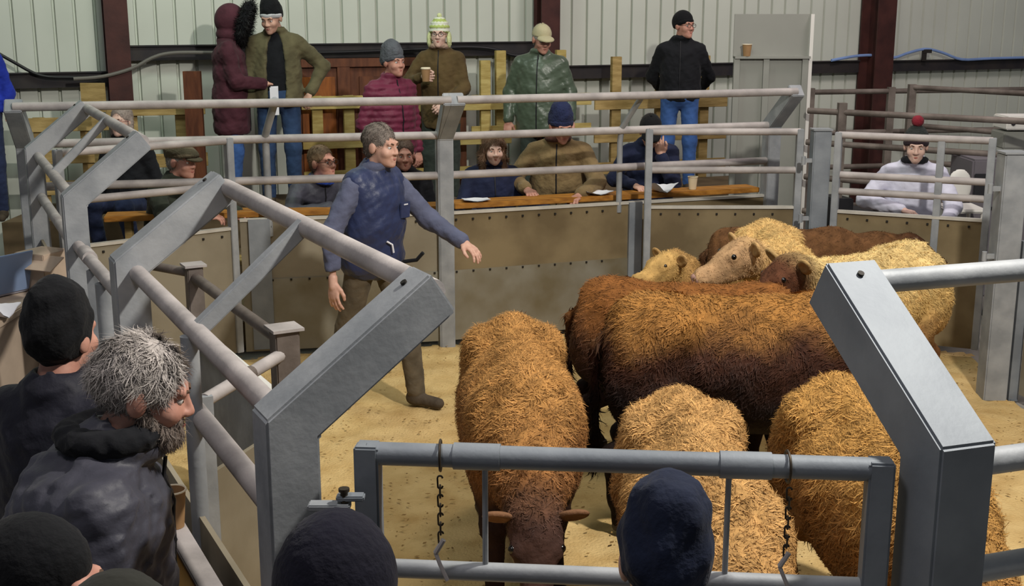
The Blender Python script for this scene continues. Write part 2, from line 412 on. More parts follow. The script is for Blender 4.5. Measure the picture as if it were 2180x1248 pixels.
# ---- tiers of the spectator stand
def strip(pts0, pts1, z0, z1, name, mt, label):
    m = MB(); V = []
    n = len(pts0)
    for z in (z0, z1):
        V += [(x, y, z) for x, y in pts0] + [(x, y, z) for x, y in pts1]
    Fc = []
    for i in range(n - 1):
        Fc.append((2 * n + i, 2 * n + i + 1, 3 * n + i + 1, 3 * n + i)); Fc.append((i, i + 1, n + i + 1, n + i)); Fc.append((i, i + 1, 2 * n + i + 1, 2 * n + i)); Fc.append((n + i, n + i + 1, 3 * n + i + 1, 3 * n + i))
    Fc += [(0, n, 3 * n, 2 * n), (n - 1, 2 * n - 1, 4 * n - 1, 3 * n - 1)]
    m.add(V, Fc); return struct(m.build(name, mt, smooth=False), label)
FB = [(-4.2, 8.35), (-0.5, 9.1), (2.05, 10.0), (2.6, 10.2)]
def off(pts, d): return [(x, y + d) for x, y in pts]
strip(off(FB, 0.0), off(FB, 0.95), -0.02, 0.2, 'floor_tier_1', mat('tier_boards', '#6d5d45', 0.85, 0, 0.2, 5), 'low timber tier behind the ring fence')
strip(off(FB, 0.97), off(FB, 1.55), -0.02, 0.48, 'floor_tier_2', mat('tier_boards2', '#6a5a44', 0.85, 0, 0.2, 5), 'middle timber tier of the stand')
strip(off(FB, 1.57), off(FB, 2.75), -0.02, 0.76, 'floor_tier_3', mat('tier_boards3', '#665640', 0.85, 0, 0.2, 5), 'top timber tier of the stand')
# ---- sawdust floor of the ring
RING = [(-3.2, 8.15), (-0.5, 8.85), (2.05, 9.72), (2.35, 9.0), (3.35, 8.6), (3.2, 7.6), (3.55, 6.2), (3.3, 4.4), (2.5, 2.95), (0.9, 2.45), (-0.5, 2.55), (-1.38, 4.28), (-2.1, 5.78), (-3.05, 7.8)]
def inside(x, y, poly):
    c = np.zeros(x.shape, bool); n = len(poly)
    for i in range(n):
        x1, y1 = poly[i]; x2, y2 = poly[i - 1]
        c ^= ((y1 > y) != (y2 > y)) & (x < (x2 - x1) * (y - y1) / (y2 - y1 + 1e-12) + x1)
    return c
gx = np.arange(-3.4, 4.0, 0.04); gy = np.arange(2.2, 10.0, 0.04); X, Y = np.meshgrid(gx, gy, indexing='ij')
P2 = np.stack([X.ravel(), Y.ravel(), np.zeros(X.size)], 1)
Z = 0.012 + 0.012 * wob(P2, 3.0) + 0.008 * wob(P2, 9, 3) + 0.004 * np.random.rand(len(P2))
P2[:, 2] = Z; nx, ny = X.shape; I = np.arange(nx * ny).reshape(nx, ny)
Qd = np.stack([I[:-1, :-1], I[1:, :-1], I[1:, 1:], I[:-1, 1:]], -1).reshape(-1, 4)
cxy = P2[Qd].mean(1); Qd = Qd[inside(cxy[:, 0], cxy[:, 1], RING)]
used = np.unique(Qd); rm = -np.ones(len(P2), int); rm[used] = np.arange(len(used))
tag(np_mesh('sawdust_bedding', [(P2[used], rm[Qd])], sand, kind='stuff'), 'pale yellow sawdust spread over the ring floor', 'sawdust')
N = 5200; cx_ = np.random.uniform(-2.6, 3.4, N); cy_ = np.random.uniform(2.7, 9.2, N); k = inside(cx_, cy_, RING); cx_, cy_ = cx_[k], cy_[k]
ang = np.random.rand(len(cx_)) * 6.28; sz = 0.005 + 0.013 * np.random.rand(len(cx_)) ** 2; V = []
for q, (a, b, r) in enumerate(((0, 1, 1.0), (1.7, 1, 0.5), (3.14, 1, 1.0), (4.8, 1, 0.5))):
    V.append(np.stack([cx_ + np.cos(ang + a) * sz * r, cy_ + np.sin(ang + a) * sz * r, 0.034 + 0.004 * np.random.rand(len(cx_))], 1))
V = np.stack(V, 1).reshape(-1, 3); Qc = np.arange(len(V)).reshape(-1, 4)
tag(np_mesh('wood_chip_litter', [(V, Qc)], chip, kind='stuff', smooth=False), 'dark wood chips and droppings scattered over the sawdust', 'wood chips')
# droppings / scuffed wet patches
rng = random.Random(3)
def heap(name, label, x, y, rx, ry, h, m):
    S = Sdf(0.05)
    for _ in range(6): S.ell((x + rng.uniform(-.6, .6) * rx, y + rng.uniform(-.6, .6) * ry, 0.01), (rx * .5, ry * .5, h * rng.uniform(.6, 1)))
    S.disp = lambda P: 0.008 * wob(P, 40)
    V, Q = S.mesh(0.014); tag(np_mesh(name, [(V, Q)], m), label, 'dung')
dung = mat('wet_dung', '#6b5433', 0.6, 0, 0.3, 12, None, 0.5, 30)
heap('dung_heap', 'brown dung heap beside the left calf front hoof', 0.62, 5.05, 0.12, 0.1, 0.05, dung)
heap('dung_heap', 'brown muddy dung patch near the far right gate post', 2.72, 7.2, 0.16, 0.16, 0.06, dung)

# ================================================================== RING FENCE
K, KT, ZM, ZS = 1.61, 1.87, 1.30, 1.02
def v3(p, z): return Vector((p[0], p[1], z))
def fence(name, label, posts, tips, zr=(K - 0.05, ZM), rail_m=galv_dust, post_m=galv, tip_z=KT, inset=0.34, rr=0.029, pw=0.11, sheet=None, brace=(), group=None, kink_rails=True, postz0=0.0, arms=None):
    """posts: list of (x,y); tips: indices of posts that carry a leaning arm; straight panel assumed"""
    a, b = Vector((*posts[0], 0)), Vector((*posts[-1], 0)); d = (b - a).normalized(); n = Vector((-d.y, d.x, 0))
    if n.dot(Vector((0.6, 5.8, 0)) - a) < 0: n = -n
    t = thing(name, label, 'fence', posts[0] + (0,), group)
    tipp = {}
    for i, p in enumerate(posts):
        m = MB(); base = v3(p, postz0); top = v3(p, K)
        if i in tips:
            # one kinked box section: upright plus mitred arm leaning over the ring
            tp = top + n * inset + Vector((0, 0, tip_z - K)); tipp[i] = tp
            ad = (tp - top).normalized(); au = ad.cross(d).normalized()
            hw = pw / 2
            q = lambda o, u_, v_: o + d * (u_ * hw) + v_
            # profile in the (n, z) plane
            out_k = top - n * hw; in_k = top + n * hw - Vector((0, 0, hw * 0.9))
            perp = Vector((0, 0, 1)) * ad.dot(n) - n * ad.z
            prof = [base - n * hw, out_k, tp + perp * hw * 0.95, tp - perp * hw * 0.95, in_k, base + n * hw]
            o = Vector((0, 0, 0)); poly = [(pp.dot(n), pp.z) for pp in prof]; oo = d * base.dot(d)
            m.prism(poly, n, Vector((0, 0, 1)), oo, d, pw)
            po = m.build('post', post_m, t, bevel=0.006)
            w = MB(); c = (tp + perp * hw * 0.97); w.lathe(c - ad * 0.05, [(0.008, -0.002), (0.008, 0.003)], 10, Matrix(((0, 0, 0), (0, 0, 0), (0, 0, 0))) if False else ad.to_track_quat('X', 'Z').to_matrix()); w.build('bolt_hole', bolt_m, t)
        else:
            m.beam(base, top, pw, pw, d); m.build('post', post_m, t, bevel=0.006)
    ks = sorted(tipp)
    for i, j in zip(ks[:-1], ks[1:]):
        e = (tipp[j] - tipp[i]).normalized()
        m = MB(); m.tube([tipp[i] - Vector((0, 0, 0.01)), tipp[j] - Vector((0, 0, 0.01))], rr); m.build('top_rail', rail_m, t)
    for z in zr:
        m = MB(); m.tube([v3(posts[0], z) + n * 0.02, v3(posts[-1], z) + n * 0.02], rr); m.build('rail', rail_m, t)
    for f in brace:
        pk = v3(posts[0], K - 0.05) + (b - a) * f + n * 0.02; pt = tipp[ks[0]] + (tipp[ks[-1]] - tipp[ks[0]]) * f
        m = MB(); m.beam(pk, pt, 0.045, 0.045); m.build('brace', galv, t, bevel=0.004)
    return t, d, n, tipp
def sheet_panel(t, a, b, n, z0=0.06, z1=ZS, zk=0.55, m1=ply, m2=kick, cap=True, bolts=True):
    a, b = Vector((a[0], a[1], 0)), Vector((b[0], b[1], 0)); d = b - a; L = d.length; d = d / L; R = Matrix((d, n, Vector((0, 0, 1)))).transposed(); mid = (a + b) / 2
    m = MB(); m.box(mid + Vector((0, 0, (zk + z1) / 2)), (L, 0.018, z1 - zk), R); sh_ = m.build('sheet', m1, t)
    m = MB(); m.box(mid + n * 0.006 + Vector((0, 0, (z0 + zk) / 2 + 0.02)), (L, 0.02, zk - z0 + 0.04), R); m.build('kick_plate', m2, t)
    if cap:
        m = MB(); m.box(mid + Vector((0, 0, z1)), (L, 0.04, 0.02), R); m.build('capping', alu_edge, t)
    if bolts:
        m = MB(); k = 0
        while 0.08 + k * 0.13 < L - 0.05:
            for zz in (z1 - 0.05, zk + 0.03):
                c = a + d * (0.08 + k * 0.13) + n * 0.017 + Vector((0, 0, zz)); m.box(c, (0.014, 0.012, 0.014), R)
            k += 1
        m.build('bolts', bolt_m, sh_, kind='stuff')
A, B, C, D = (-3.05, 7.79), (-2.09, 5.77), (-1.367, 4.264), (-0.5, 2.56)
E_, J = (0.905, 2.40), (2.5, 2.93)
F_, M_, G_, H_ = (-3.27, 8.22), (-0.49, 8.82), (0.82, 9.29), (2.06, 9.72)
# near left side panel C-D
tCD, dCD, nCD, tipCD = fence('ring_fence_panel', 'dusty steel ring fence panel beside the grey-haired bearded man', [C, D], [0, 1], brace=(0.5,), tip_z=1.85, inset=0.36, rr=0.03, pw=0.118)
for f in (0.5,):
    p = Vector((*C, 0)) + (Vector((*D, 0)) - Vector((*C, 0))) * f; m = MB(); m.tube([v3(p, 0), v3(p, K - 0.06)], 0.027); m.build('upright', galv, tCD)
m = MB(); p0, p1 = v3(C, 0.55), v3(D, 0.55); m.box((p0 + p1) / 2 - nCD * 0.0, ((p1 - p0).length - 0.1, 0.016, 0.9), Matrix((dCD, nCD, Vector((0, 0, 1)))).transposed()); m.build('sheet', ply_g, tCD)
# far left side panel A-B
tAB, dAB, nAB, tipAB = fence('ring_fence_panel', 'dusty steel ring fence panel in the far left corner by the laptop', [A, B], [0, 1], zr=(K - 0.05, 1.3), brace=(0.45,), tip_z=1.86)
m = MB(); p0, p1 = v3(A, 0.55), v3(B, 0.55); m.box((p0 + p1) / 2, ((p1 - p0).length - 0.1, 0.016, 0.95), Matrix((dAB, nAB, Vector((0, 0, 1)))).transposed()); m.build('sheet', ply_g, tAB)
# gate between B and C
gB, gC = Vector((*B, 0)), Vector((*C, 0)); t = thing('slam_gate', 'narrow steel gate between the two left ring posts', 'gate', (*B, 0))
dg = (gC - gB).normalized()
m = MB(); m.tube([v3(gB + dg * .06, 1.37), v3(gC - dg * .08, 1.42)], 0.028); m.build('rail', galv_dust, t)
m = MB(); m.tube([v3(gB + dg * .3, 1.385), v3(gB + dg * .5, 1.39)], 0.034); m.build('sleeve', galv_dust, t)
m = MB(); m.tube([v3(gB + dg * .95, 0.75), v3(gB + dg * .95, 1.37)], 0.04); m.build('upright', galv, t)
m = MB(); m.beam(v3(gB + dg * .6, 0.1), v3(gB + dg * .6, 1.36), 0.05, 0.05); m.build('upright', galv, t)
m = MB(); m.beam(v3(gC - dg * .2, 0.1), v3(gC - dg * .2, 1.38), 0.05, 0.05); m.build('upright', galv, t)
m = MB(); m.box((gB + gC) / 2 + Vector((0, 0, 0.5)), (1.35, 0.015, 0.8), Matrix((dg, nAB, Vector((0, 0, 1)))).transposed()); m.build('sheet', galv, t)
# back panels
tFM, dFM, nFM, tipFM = fence('ring_fence_panel', 'long back ring fence panel behind the handler under the leaning top rail', [F_, M_], [0, 1], zr=(K - 0.02, ZM), inset=0.33)
L1 = Vector((*F_, 0)).lerp(Vector((*M_, 0)), 0.485); L1p = (L1.x, L1.y - 0.03)
sheet_panel(tFM, (L1.x, L1.y), M_, nFM, m1=ply_g)
m = MB(); pj = L1.lerp(Vector((*M_, 0)), 0.09) + nFM * 0.02; m.box(pj + Vector((0, 0, 0.55)), (0.15, 0.02, 0.95), Matrix((dFM, nFM, Vector((0, 0, 1)))).transposed()); m.build('joint_strip', galv_d, tFM)
# kinked bar support
pb = L1.lerp(Vector((*M_, 0)), 0.14); m = MB(); m.tube([v3(pb, 0.9), v3(pb, 1.55), v3(pb, 1.62) + nFM * .03, v3(pb, K + 0.27) + nFM * 0.33 + dFM * 0.07], 0.026, 10); m.build('bar_support', galv, tFM)
tMH, dMH, nMH, tipMH = fence('ring_fence_panel', 'back ring fence panel in front of the seated bidders', [M_, H_], [0, 1], zr=(K - 0.03, ZM), inset=0.33)
sheet_panel(tMH, M_, G_, nMH)
sheet_panel(tMH, G_, H_, nMH, bolts=False)
m = MB(); m.box(Vector((*G_, 0)) + dMH * 0.13 + nMH * 0.02 + Vector((0, 0, 0.55)), (0.11, 0.03, 0.95), Matrix((dMH, nMH, Vector((0, 0, 1)))).transposed()); m.build('joint_strip', galv_d, tMH)
pg = Vector((*G_, 0)); m = MB(); m.tube([v3(pg, 0.95), v3(pg, 1.5), v3(pg, 1.6) + nMH * .03, v3(pg, 1.87) + nMH * 0.33 + dMH * .03], 0.022, 10); m.build('bar_support', galv, tMH)
def gate(name, label, a, b, z1, zs, za=None, rails=(), stiles=(0, 1), zt=None, mt=galv, sm=ply, sheet=True):
    a, b = Vector((*a, 0)), Vector((*b, 0)); d = (b - a).normalized(); n = Vector((d.y, -d.x, 0)); L = (b - a).length
    t = thing(name, label, 'gate', a); R = Matrix((d, n, Vector((0, 0, 1)))).transposed()
    for f in stiles:
        p = a.lerp(b, f); m = MB(); m.beam(v3(p, 0.08), v3(p, z1 + 0.02), 0.06 if f in (0, 1) else 0.04, 0.05, d); m.build('stile', mt, t, bevel=0.004)
    for z in (z1,) + tuple(rails):
        m = MB(); m.tube([v3(a, z), v3(b, z)], 0.026); m.build('rail', galv_dust, t)
    if sheet:
        m = MB(); m.box((a + b) / 2 + Vector((0, 0, (zs + 0.08) / 2)), (L - 0.05, 0.02, zs - 0.08), R); sh_ = m.build('sheet', sm, t)
        m = MB(); m.box((a + b) / 2 + Vector((0, 0, zs)), (L - 0.04, 0.045, 0.02), R); m.build('capping', alu_edge, t)
        m = MB(); k = 0.1
        while k < L - 0.05: m.box(a + d * k + n * 0.014 + Vector((0, 0, zs - 0.05)), (0.014, 0.012, 0.014), R); k += 0.14
        m.build('bolts', bolt_m, sh_, kind='stuff')
    return t
gate('ring_gate', 'steel entry gate at back left in front of the flat-capped man', (-2.86, 7.68), (L1p[0] - 0.03, L1p[1] - 0.06), K - 0.02, 0.98, rails=(1.28,), sm=ply_g)
gate('ring_gate', 'steel gate below the navy-jacketed man with dark cap', (1.02, 9.1), (2.14, 9.1), 1.585, ZS, rails=(1.30,))
gate('ring_gate', 'steel gate in front of the white-coated person', (2.38, 8.92), (3.34, 8.5), 1.58, ZS, rails=(1.29, 1.17), stiles=(0, 0.68, 1))
def box_post(name, label, x, y, z1, w_=0.13, m_=galv_d, z0=0.0):
    m = MB(); m.box((x, y, (z1 + z0) / 2), (w_, w_, z1 - z0)); t = thing(name, label, 'post', (x, y, 0)); m.build('shaft', m_, t, bevel=0.008)
    m = MB(); m.box((x, y, z1 + 0.004), (w_ + 0.01, w_ + 0.01, 0.012)); m.build('cap_plate', galv, t)
    for zz in (z1 - 0.22, z1 - 0.65):
        m = MB(); m.box((x - w_ / 2 - 0.03, y - 0.03, zz), (0.07, 0.02, 0.03)); m.lathe((x - w_ / 2 - 0.06, y - 0.03, zz - 0.03), [(0.016, 0), (0.016, 0.06)], 10); m.build('hinge', galv, t)
    return t
box_post('gate_post', 'thick galvanised post between the two back right gates', 2.265, 8.98, 1.61)
box_post('gate_post', 'tall galvanised gate post near the right edge of the ring', 3.12, 7.6, 1.6, 0.15, galv)
# right side panel beyond the tall post
m = thing('ring_fence_panel', 'dark ply ring panel at the right edge beyond the tall gate post', 'fence', (3.25, 7.45, 0))
sheet_panel(m, (3.27, 7.5), (3.6, 6.2), Vector((-0.97, -0.25, 0)), bolts=False)
mm = MB(); mm.beam((3.24, 7.56, 0), (3.24, 7.56, 1.05), 0.06, 0.05); mm.build('post', galv_d, m)
for zz in (1.3, 1.55):
    q = MB(); q.tube([(3.2, 7.6, zz), (3.6, 6.2, zz)], 0.027); q.build('rail', galv_dust, m)
# near right panel E-J
tEJ, dEJ, nEJ, tipEJ = fence('ring_fence_panel', 'near right ring fence panel with heavy grey leaning post', [E_, J], [0, 1], rail_m=galv, post_m=galv_d, zr=(K - 0.08, ZM - 0.02), tip_z=1.85, inset=0.42, pw=0.135)
# near gate between D and E
g0, g1 = Vector((-0.315, 2.52, 0)), Vector((0.775, 2.42, 0)); t = thing('front_gate', 'near steel ring gate with hanging chains between the two big posts', 'gate', g0)
dgt = (g1 - g0).normalized(); gate_near = t
zL, zR = at_d(800, 965, 2.52).z, at_d(1850, 1000, 2.42).z
for p, z in ((g0, zL), (g1, zR)):
    m = MB(); m.beam(v3(p, 0.1), v3(p, z + 0.022), 0.054, 0.054, dgt); m.build('stile', galv_d, t, bevel=0.005)
def gp(f, z=0): q = g0.lerp(g1, f); return Vector((q.x, q.y, zL + (zR - zL) * f + z))
m = MB(); m.tube([gp(0), gp(1)], 0.0255, 16); m.build('top_rail', galv_d, t)
for zz in (-0.27, -0.6, -0.95):
    m = MB(); m.tube([gp(0, zz), gp(1, zz)], 0.021); m.build('rail', galv, t)
def fx(x): return (xat(x, 2.47, 1.5) - g0.x) / (g1.x - g0.x)
for x0, x1 in ((965, 1065), (1528, 1635)):
    m = MB(); m.tube([gp(fx(x0)), gp(fx(x1))], 0.0295, 16); m.build('sleeve', galv_d, t)
for x in (1032, 1548):
    m = MB(); m.tube([gp(fx(x), -0.02), gp(fx(x), -0.29)], 0.0065, 8); m.build('drop_bar', galv, t)
def chain(x, nl, lb):
    t2 = thing('hanging_chain', lb, 'chain', gp(fx(x)))
    p = gp(fx(x)) + Vector((0, -0.028, -0.0)); ring = [(math.cos(a) * 0.034, math.sin(a) * 0.034) for a in [i * 6.283 / 14 for i in range(15)]]
    m = MB(); m.tube([gp(fx(x)) + Vector((0, c, s_)) for c, s_ in ring], 0.003, 6, False); m.build('ring', chain_m, t2)
    z = -0.036
    for i in range(nl):
        Lh = 0.0145; wd = 0.0055; pts = []
        for j in range(13):
            a = j * 6.283 / 12; px_ = wd * math.cos(a); pz = wd * math.sin(a) + (Lh - wd) * (1 if math.sin(a) >= 0 else -1)
            pts.append(p + (Vector((px_, 0, z - Lh + pz)) if i % 2 == 0 else Vector((0, px_, z - Lh + pz))))
        m = MB(); m.tube(pts, 0.0022, 6, False); m.build('link', chain_m, t2); z -= 0.0215
    q = p + Vector((0, 0, z - 0.004)); m = MB(); m.tube([q + Vector((0.006, 0, 0.006)), q + Vector((-0.012, 0, -0.025))], 0.006, 8); m.tube([q + Vector((-0.012, 0, -0.025)), q + Vector((-0.002, -0.006, -0.05)), q + Vector((0.014, -0.012, -0.085))], 0.0045, 8); m.build('latch_pin', galv_dust, t2)
chain(936, 7, 'chain with latch pin hanging from the left end of the near gate')
chain(1668, 7, 'chain with latch pin hanging near the right end of the near gate')
# hinge of the near gate
hz = at_d(690, 1062, 2.45).z
m = MB(); m.box((-0.39, 2.44, hz - 0.012), (0.09, 0.035, 0.014)); t = m.build('hinge', galv, gate_near, bevel=0.003)
m = MB(); m.box((-0.345, 2.445, hz + 0.006), (0.06, 0.03, 0.012)); m.build('strap', galv_d, t, bevel=0.003)
m = MB(); m.lathe((-0.358, 2.44, hz - 0.03), [(0.008, 0), (0.008, 0.05), (0.012, 0.051), (0.012, 0.058)], 10); m.build('pin', chain_m, t)
# refuge barrier inside the ring, parallel to the near left panel
t = thing('refuge_barrier', 'brownish steel refuge barrier with pale sheet inside the left of the ring', 'barrier', (-1.6, 6.05, 0))
q1, q2, q0, q3 = Vector((-1.62, 6.08, 0)), Vector((-0.93, 4.82, 0)), Vector((-2.0, 6.35, 0)), Vector((-1.12, 4.25, 0))
zr_ = 1.2
for p, w_ in ((q1, 0.08), (q2, 0.1)):
    m = MB(); m.beam(v3(p, 0), v3(p, zr_), w_, w_, dCD); m.build('post', brown_steel, t, bevel=0.005)
    m = MB(); m.box(v3(p, zr_ + 0.005), (w_ + 0.03, w_ + 0.03, 0.012), Matrix.Rotation(0.5, 3, 'Z')); m.build('cap_plate', galv_dust, t)
m = MB(); m.tube([v3(q1, zr_ - 0.06), v3(q2, zr_ - 0.06)], 0.028); m.build('rail', brown_steel, t)
m = MB(); m.tube([v3(q0, zr_ - 0.04), v3(q1, zr_ - 0.04)], 0.024); m.build('rail', brown_steel, t)
m = MB(); m.tube([v3(q2, zr_ - 0.1), v3(q3, zr_ - 0.12)], 0.026); m.build('rail', galv_dust, t)
m = MB(); m.tube([v3(q2.lerp(q3, .45), zr_ - 0.109), v3(q2.lerp(q3, .52), zr_ - 0.109)], 0.029); m.build('sleeve', brown_steel, t)
m = MB(); m.beam(v3(q3, 0), v3(q3, zr_ - 0.1), 0.05, 0.05, dCD); m.build('post', galv, t)
dq = (q2 - q1).normalized(); nq = Vector((dq.y, -dq.x, 0)); Rq = Matrix((dq, nq, Vector((0, 0, 1)))).transposed()
m = MB(); m.box((q1 + q2) / 2 + Vector((0, 0, 0.45)), ((q2 - q1).length - 0.08, 0.02, 0.75), Rq); m.build('sheet', galv, t)
m = MB(); m.box((q1 + q2) / 2 + Vector((0, 0, 0.84)), ((q2 - q1).length - 0.08, 0.11, 0.02), Rq); m.build('ledge', white_plastic, t)
m = MB(); m.box((q2 + q3) / 2 + Vector((0, 0, 0.42)), ((q2 - q3).length - 0.08, 0.02, 0.75), Matrix(((q2 - q3).normalized(), Vector((-(q2 - q3).normalized().y, (q2 - q3).normalized().x, 0)), Vector((0, 0, 1)))).transposed()); m.build('sheet', ply_g, t)
# ================================================================== CATTLE
hide = mat('cattle_hide', None, 0.85, 0, 0.22, 14, None, 0.35, 45, None, 0.15, attr=True)
MATS['cattle_hide'].node_tree.nodes['Principled BSDF'].inputs['Roughness'].default_value = 0.85
hair_m = mat('cattle_hair', None, 0.75, 0, 0, 1, None, 0, 1, None, 0.2, attr=True)
hoof_m = mat('hoof_horn', '#2a211b', 0.5)
eye_m = mat('dark_eye', '#0d0a08', 0.15, spec=0.6)
nose_m = mat('wet_nose', '#4a3530', 0.4, 0, 0.15, 20)
nose_pink = mat('pink_nose', '#a9857a', 0.45, 0, 0.15, 20)
def smooth01(x, a, b): t = np.clip((x - a) / (b - a), 0, 1); return t * t * (3 - 2 * t)
def rotz(a): return Matrix.Rotation(a, 4, 'Z')
def cow(label, loc, ang, s, colors, head=(0.0, 1.12, 1.0), hdir=(0, 1, -0.5), nhair=15000, hairlen=0.045, curl=1.4, width=1.0, step=0.0, vox=0.017, muzzle=None, hseed=1, hroll=0.0, tail_side=0.0, bands=(0.74, 1.0, 0.45, 0.80)):
    """facing +Y in its own frame; ang turns it about z. colors: back, flank, low(legs/belly), face"""
    M = Matrix.Translation(loc) @ rotz(ang) @ Matrix.Scale(s, 4); Mi = M.inverted()
    t = thing('calf', label, 'calf', loc, 'calves in the ring')
    W = width; S = Sdf(0.07); S.M = M
    S.ell((0, -0.02, 0.77), (0.265 * W, 0.50, 0.275))
    S.ell((0, 0.36, 0.80), (0.225 * W, 0.28, 0.30)).ell((0, -0.46, 0.86), (0.235 * W, 0.25, 0.25))
    S.ell((0, 0.10, 0.64), (0.24 * W, 0.42, 0.2))
    S.cap((0, -0.58, 1.02), (0, 0.42, 1.02), 0.075, 0.085)
    for x in (-1, 1):
        S.ell((x * 0.16 * W, -0.42, 0.98), (0.07, 0.11, 0.08))                       # hip bones
        S.ell((x * 0.14 * W, -0.56, 0.72), (0.11, 0.15, 0.22))                        # thigh
        S.ell((x * 0.17 * W, 0.40, 0.72), (0.07, 0.15, 0.24))                         # shoulder blade
        f = step * x
        S.chain([(x * 0.15, 0.42, 0.62), (x * 0.145, 0.43 + f, 0.40), (x * 0.14, 0.42 + f * 1.5, 0.16), (x * 0.14, 0.44 + f * 1.6, 0.07)], [0.085, 0.058, 0.040, 0.048], k=0.04)
        S.ell((x * 0.14, 0.455 + f * 1.6, 0.045), (0.05, 0.065, 0.045), k=0.02)
        S.ell((x * 0.145, 0.43 + f, 0.385), (0.05, 0.05, 0.06), k=0.03)
        S.chain([(x * 0.16, -0.46, 0.68), (x * 0.165, -0.36 - f * .5, 0.54), (x * 0.15, -0.63 - f, 0.38), (x * 0.145, -0.60 - f, 0.16), (x * 0.145, -0.57 - f, 0.07)], [0.13, 0.095, 0.048, 0.040, 0.048], k=0.04)
        S.ell((x * 0.145, -0.555 - f, 0.045), (0.05, 0.065, 0.045), k=0.02)
    hp = Vector(head); hd = Vector(hdir).normalized()
    S.cap((0, 0.45, 0.86), (hp.x * .5, 0.45 + (hp.y - 0.45) * .55, 0.86 + (hp.z - 0.86) * .55), 0.20, 0.155, k=0.1)
    S.cap((hp.x * .5, 0.45 + (hp.y - 0.45) * .55, 0.86 + (hp.z - 0.86) * .55), hp, 0.155, 0.105, k=0.08)
    S.cap((0, 0.52, 0.66), (0, 0.5, 0.55), 0.1, 0.07, k=0.08)                          # brisket
    # head frame: y along the nose, z out of the forehead
    d, sd, u = frame_from(hd, (0, 0, 1) if abs(hd.z) < 0.9 else (0, 1, 0)); Rh = Matrix((sd, d, u)).transposed().to_4x4() @ Matrix.Rotation(hroll, 4, 'Y')
    MH = M @ Matrix.Translation(hp) @ Rh; S.M = MH
    S.ell((0, 0.03, 0.02), (0.105, 0.13, 0.10), k=0.04).ell((0, 0.09, 0.035), (0.085, 0.13, 0.065), k=0.04)
    S.cap((0, 0.12, -0.01), (0, 0.30, -0.02), 0.083, 0.062, k=0.04).ell((0, 0.33, -0.025), (0.072, 0.055, 0.058), k=0.03)
    S.cap((0, 0.05, -0.07), (0, 0.28, -0.06), 0.06, 0.045, k=0.04)
    for x in (-1, 1): S.ell((x * 0.085, 0.115, 0.055), (0.028, 0.04, 0.028), k=0.025)
    S.disp = lambda P: (0.006 * wob(P, 14, hseed) + 0.004 * wob(P, 37, hseed + 2)) * s
    V, Q = S.mesh(vox * s)
    Minp = np.array(Mi); MHi = np.array(MH.inverted())
    cb, cf, cl, ch = [np.array(lin(c)) for c in colors]
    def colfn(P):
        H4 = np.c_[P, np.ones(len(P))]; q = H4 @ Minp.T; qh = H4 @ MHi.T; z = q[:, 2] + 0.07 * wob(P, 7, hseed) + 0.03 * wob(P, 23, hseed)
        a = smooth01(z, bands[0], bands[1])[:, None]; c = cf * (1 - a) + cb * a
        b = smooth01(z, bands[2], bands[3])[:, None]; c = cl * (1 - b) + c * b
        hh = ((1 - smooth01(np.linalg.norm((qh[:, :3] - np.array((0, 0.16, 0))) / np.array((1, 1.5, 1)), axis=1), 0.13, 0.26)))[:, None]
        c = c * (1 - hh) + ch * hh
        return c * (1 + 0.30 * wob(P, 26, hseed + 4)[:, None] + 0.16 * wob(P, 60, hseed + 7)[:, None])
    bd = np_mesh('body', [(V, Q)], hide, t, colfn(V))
    # shaggy coat
    def lng(P):
        H4 = np.c_[P, np.ones(len(P))]; q = H4 @ Minp.T; qh = H4 @ MHi.T
        l = hairlen * (0.35 + 0.65 * smooth01(q[:, 2], 0.45, 0.8)); hd_ = smooth01(np.linalg.norm(qh[:, :3] - np.array((0, 0.2, 0)), axis=1), 0.12, 0.3)
        return l * (0.45 + 0.55 * hd_) * s
    def wt(P):
        q = np.c_[P, np.ones(len(P))] @ Minp.T; return 0.25 + 0.75 * smooth01(q[:, 2], 0.35, 0.6)
    back = np.array((M.to_3x3() @ Vector((0, -1, 0))).normalized())
    def flow(P): return back * 0.6 + np.array((0, 0, -0.7)) + 1.1 * np.stack([wob(P, 11, hseed), wob(P, 11, hseed + 5), wob(P, 11, hseed + 9)], 1)
    hv, hq, hc = strands(V, Q, nhair, lng, 0.0055 * s, flow, 0.55, curl, 3, wt, colfn, hseed, 0.35)
    np_mesh('coat', [(hv, hq)], hair_m, bd, hc, kind='stuff')
    # ears, eyes, nose, hooves, tail
    for x in (-1, 1):
        E = Sdf(0.015); E.M = MH @ Matrix.Translation((x * 0.10, 0.0, 0.035)) @ Matrix.Rotation(-x * 0.6, 4, 'Y')
        E.ell((x * 0.06, -0.01, 0.0), (0.075, 0.02, 0.05)); E.ell((x * 0.068, 0.014, 0.004), (0.058, 0.016, 0.034), op='s', k=0.006)
        ev, eq = E.mesh(0.0075 * s); np_mesh('ear', [(ev, eq)], hide, bd, np.tile(0.6 * cf + 0.4 * ch + 0.02, (len(ev), 1)))
        m = MB(); c = MH @ Vector((x * 0.098, 0.12, 0.06)); uv_sphere(m, c, 0.019 * s); m.build('eye', eye_m, bd)
    N_ = Sdf(0.015); N_.M = MH; N_.ell((0, 0.365, -0.018), (0.055, 0.03, 0.04)); N_.ell((0.025, 0.39, -0.012), (0.012, 0.02, 0.009), op='s'); N_.ell((-0.025, 0.39, -0.012), (0.012, 0.02, 0.009), op='s')
    nv, nq = N_.mesh(0.008 * s); np_mesh('nose', [(nv, nq)], muzzle or nose_m, bd)
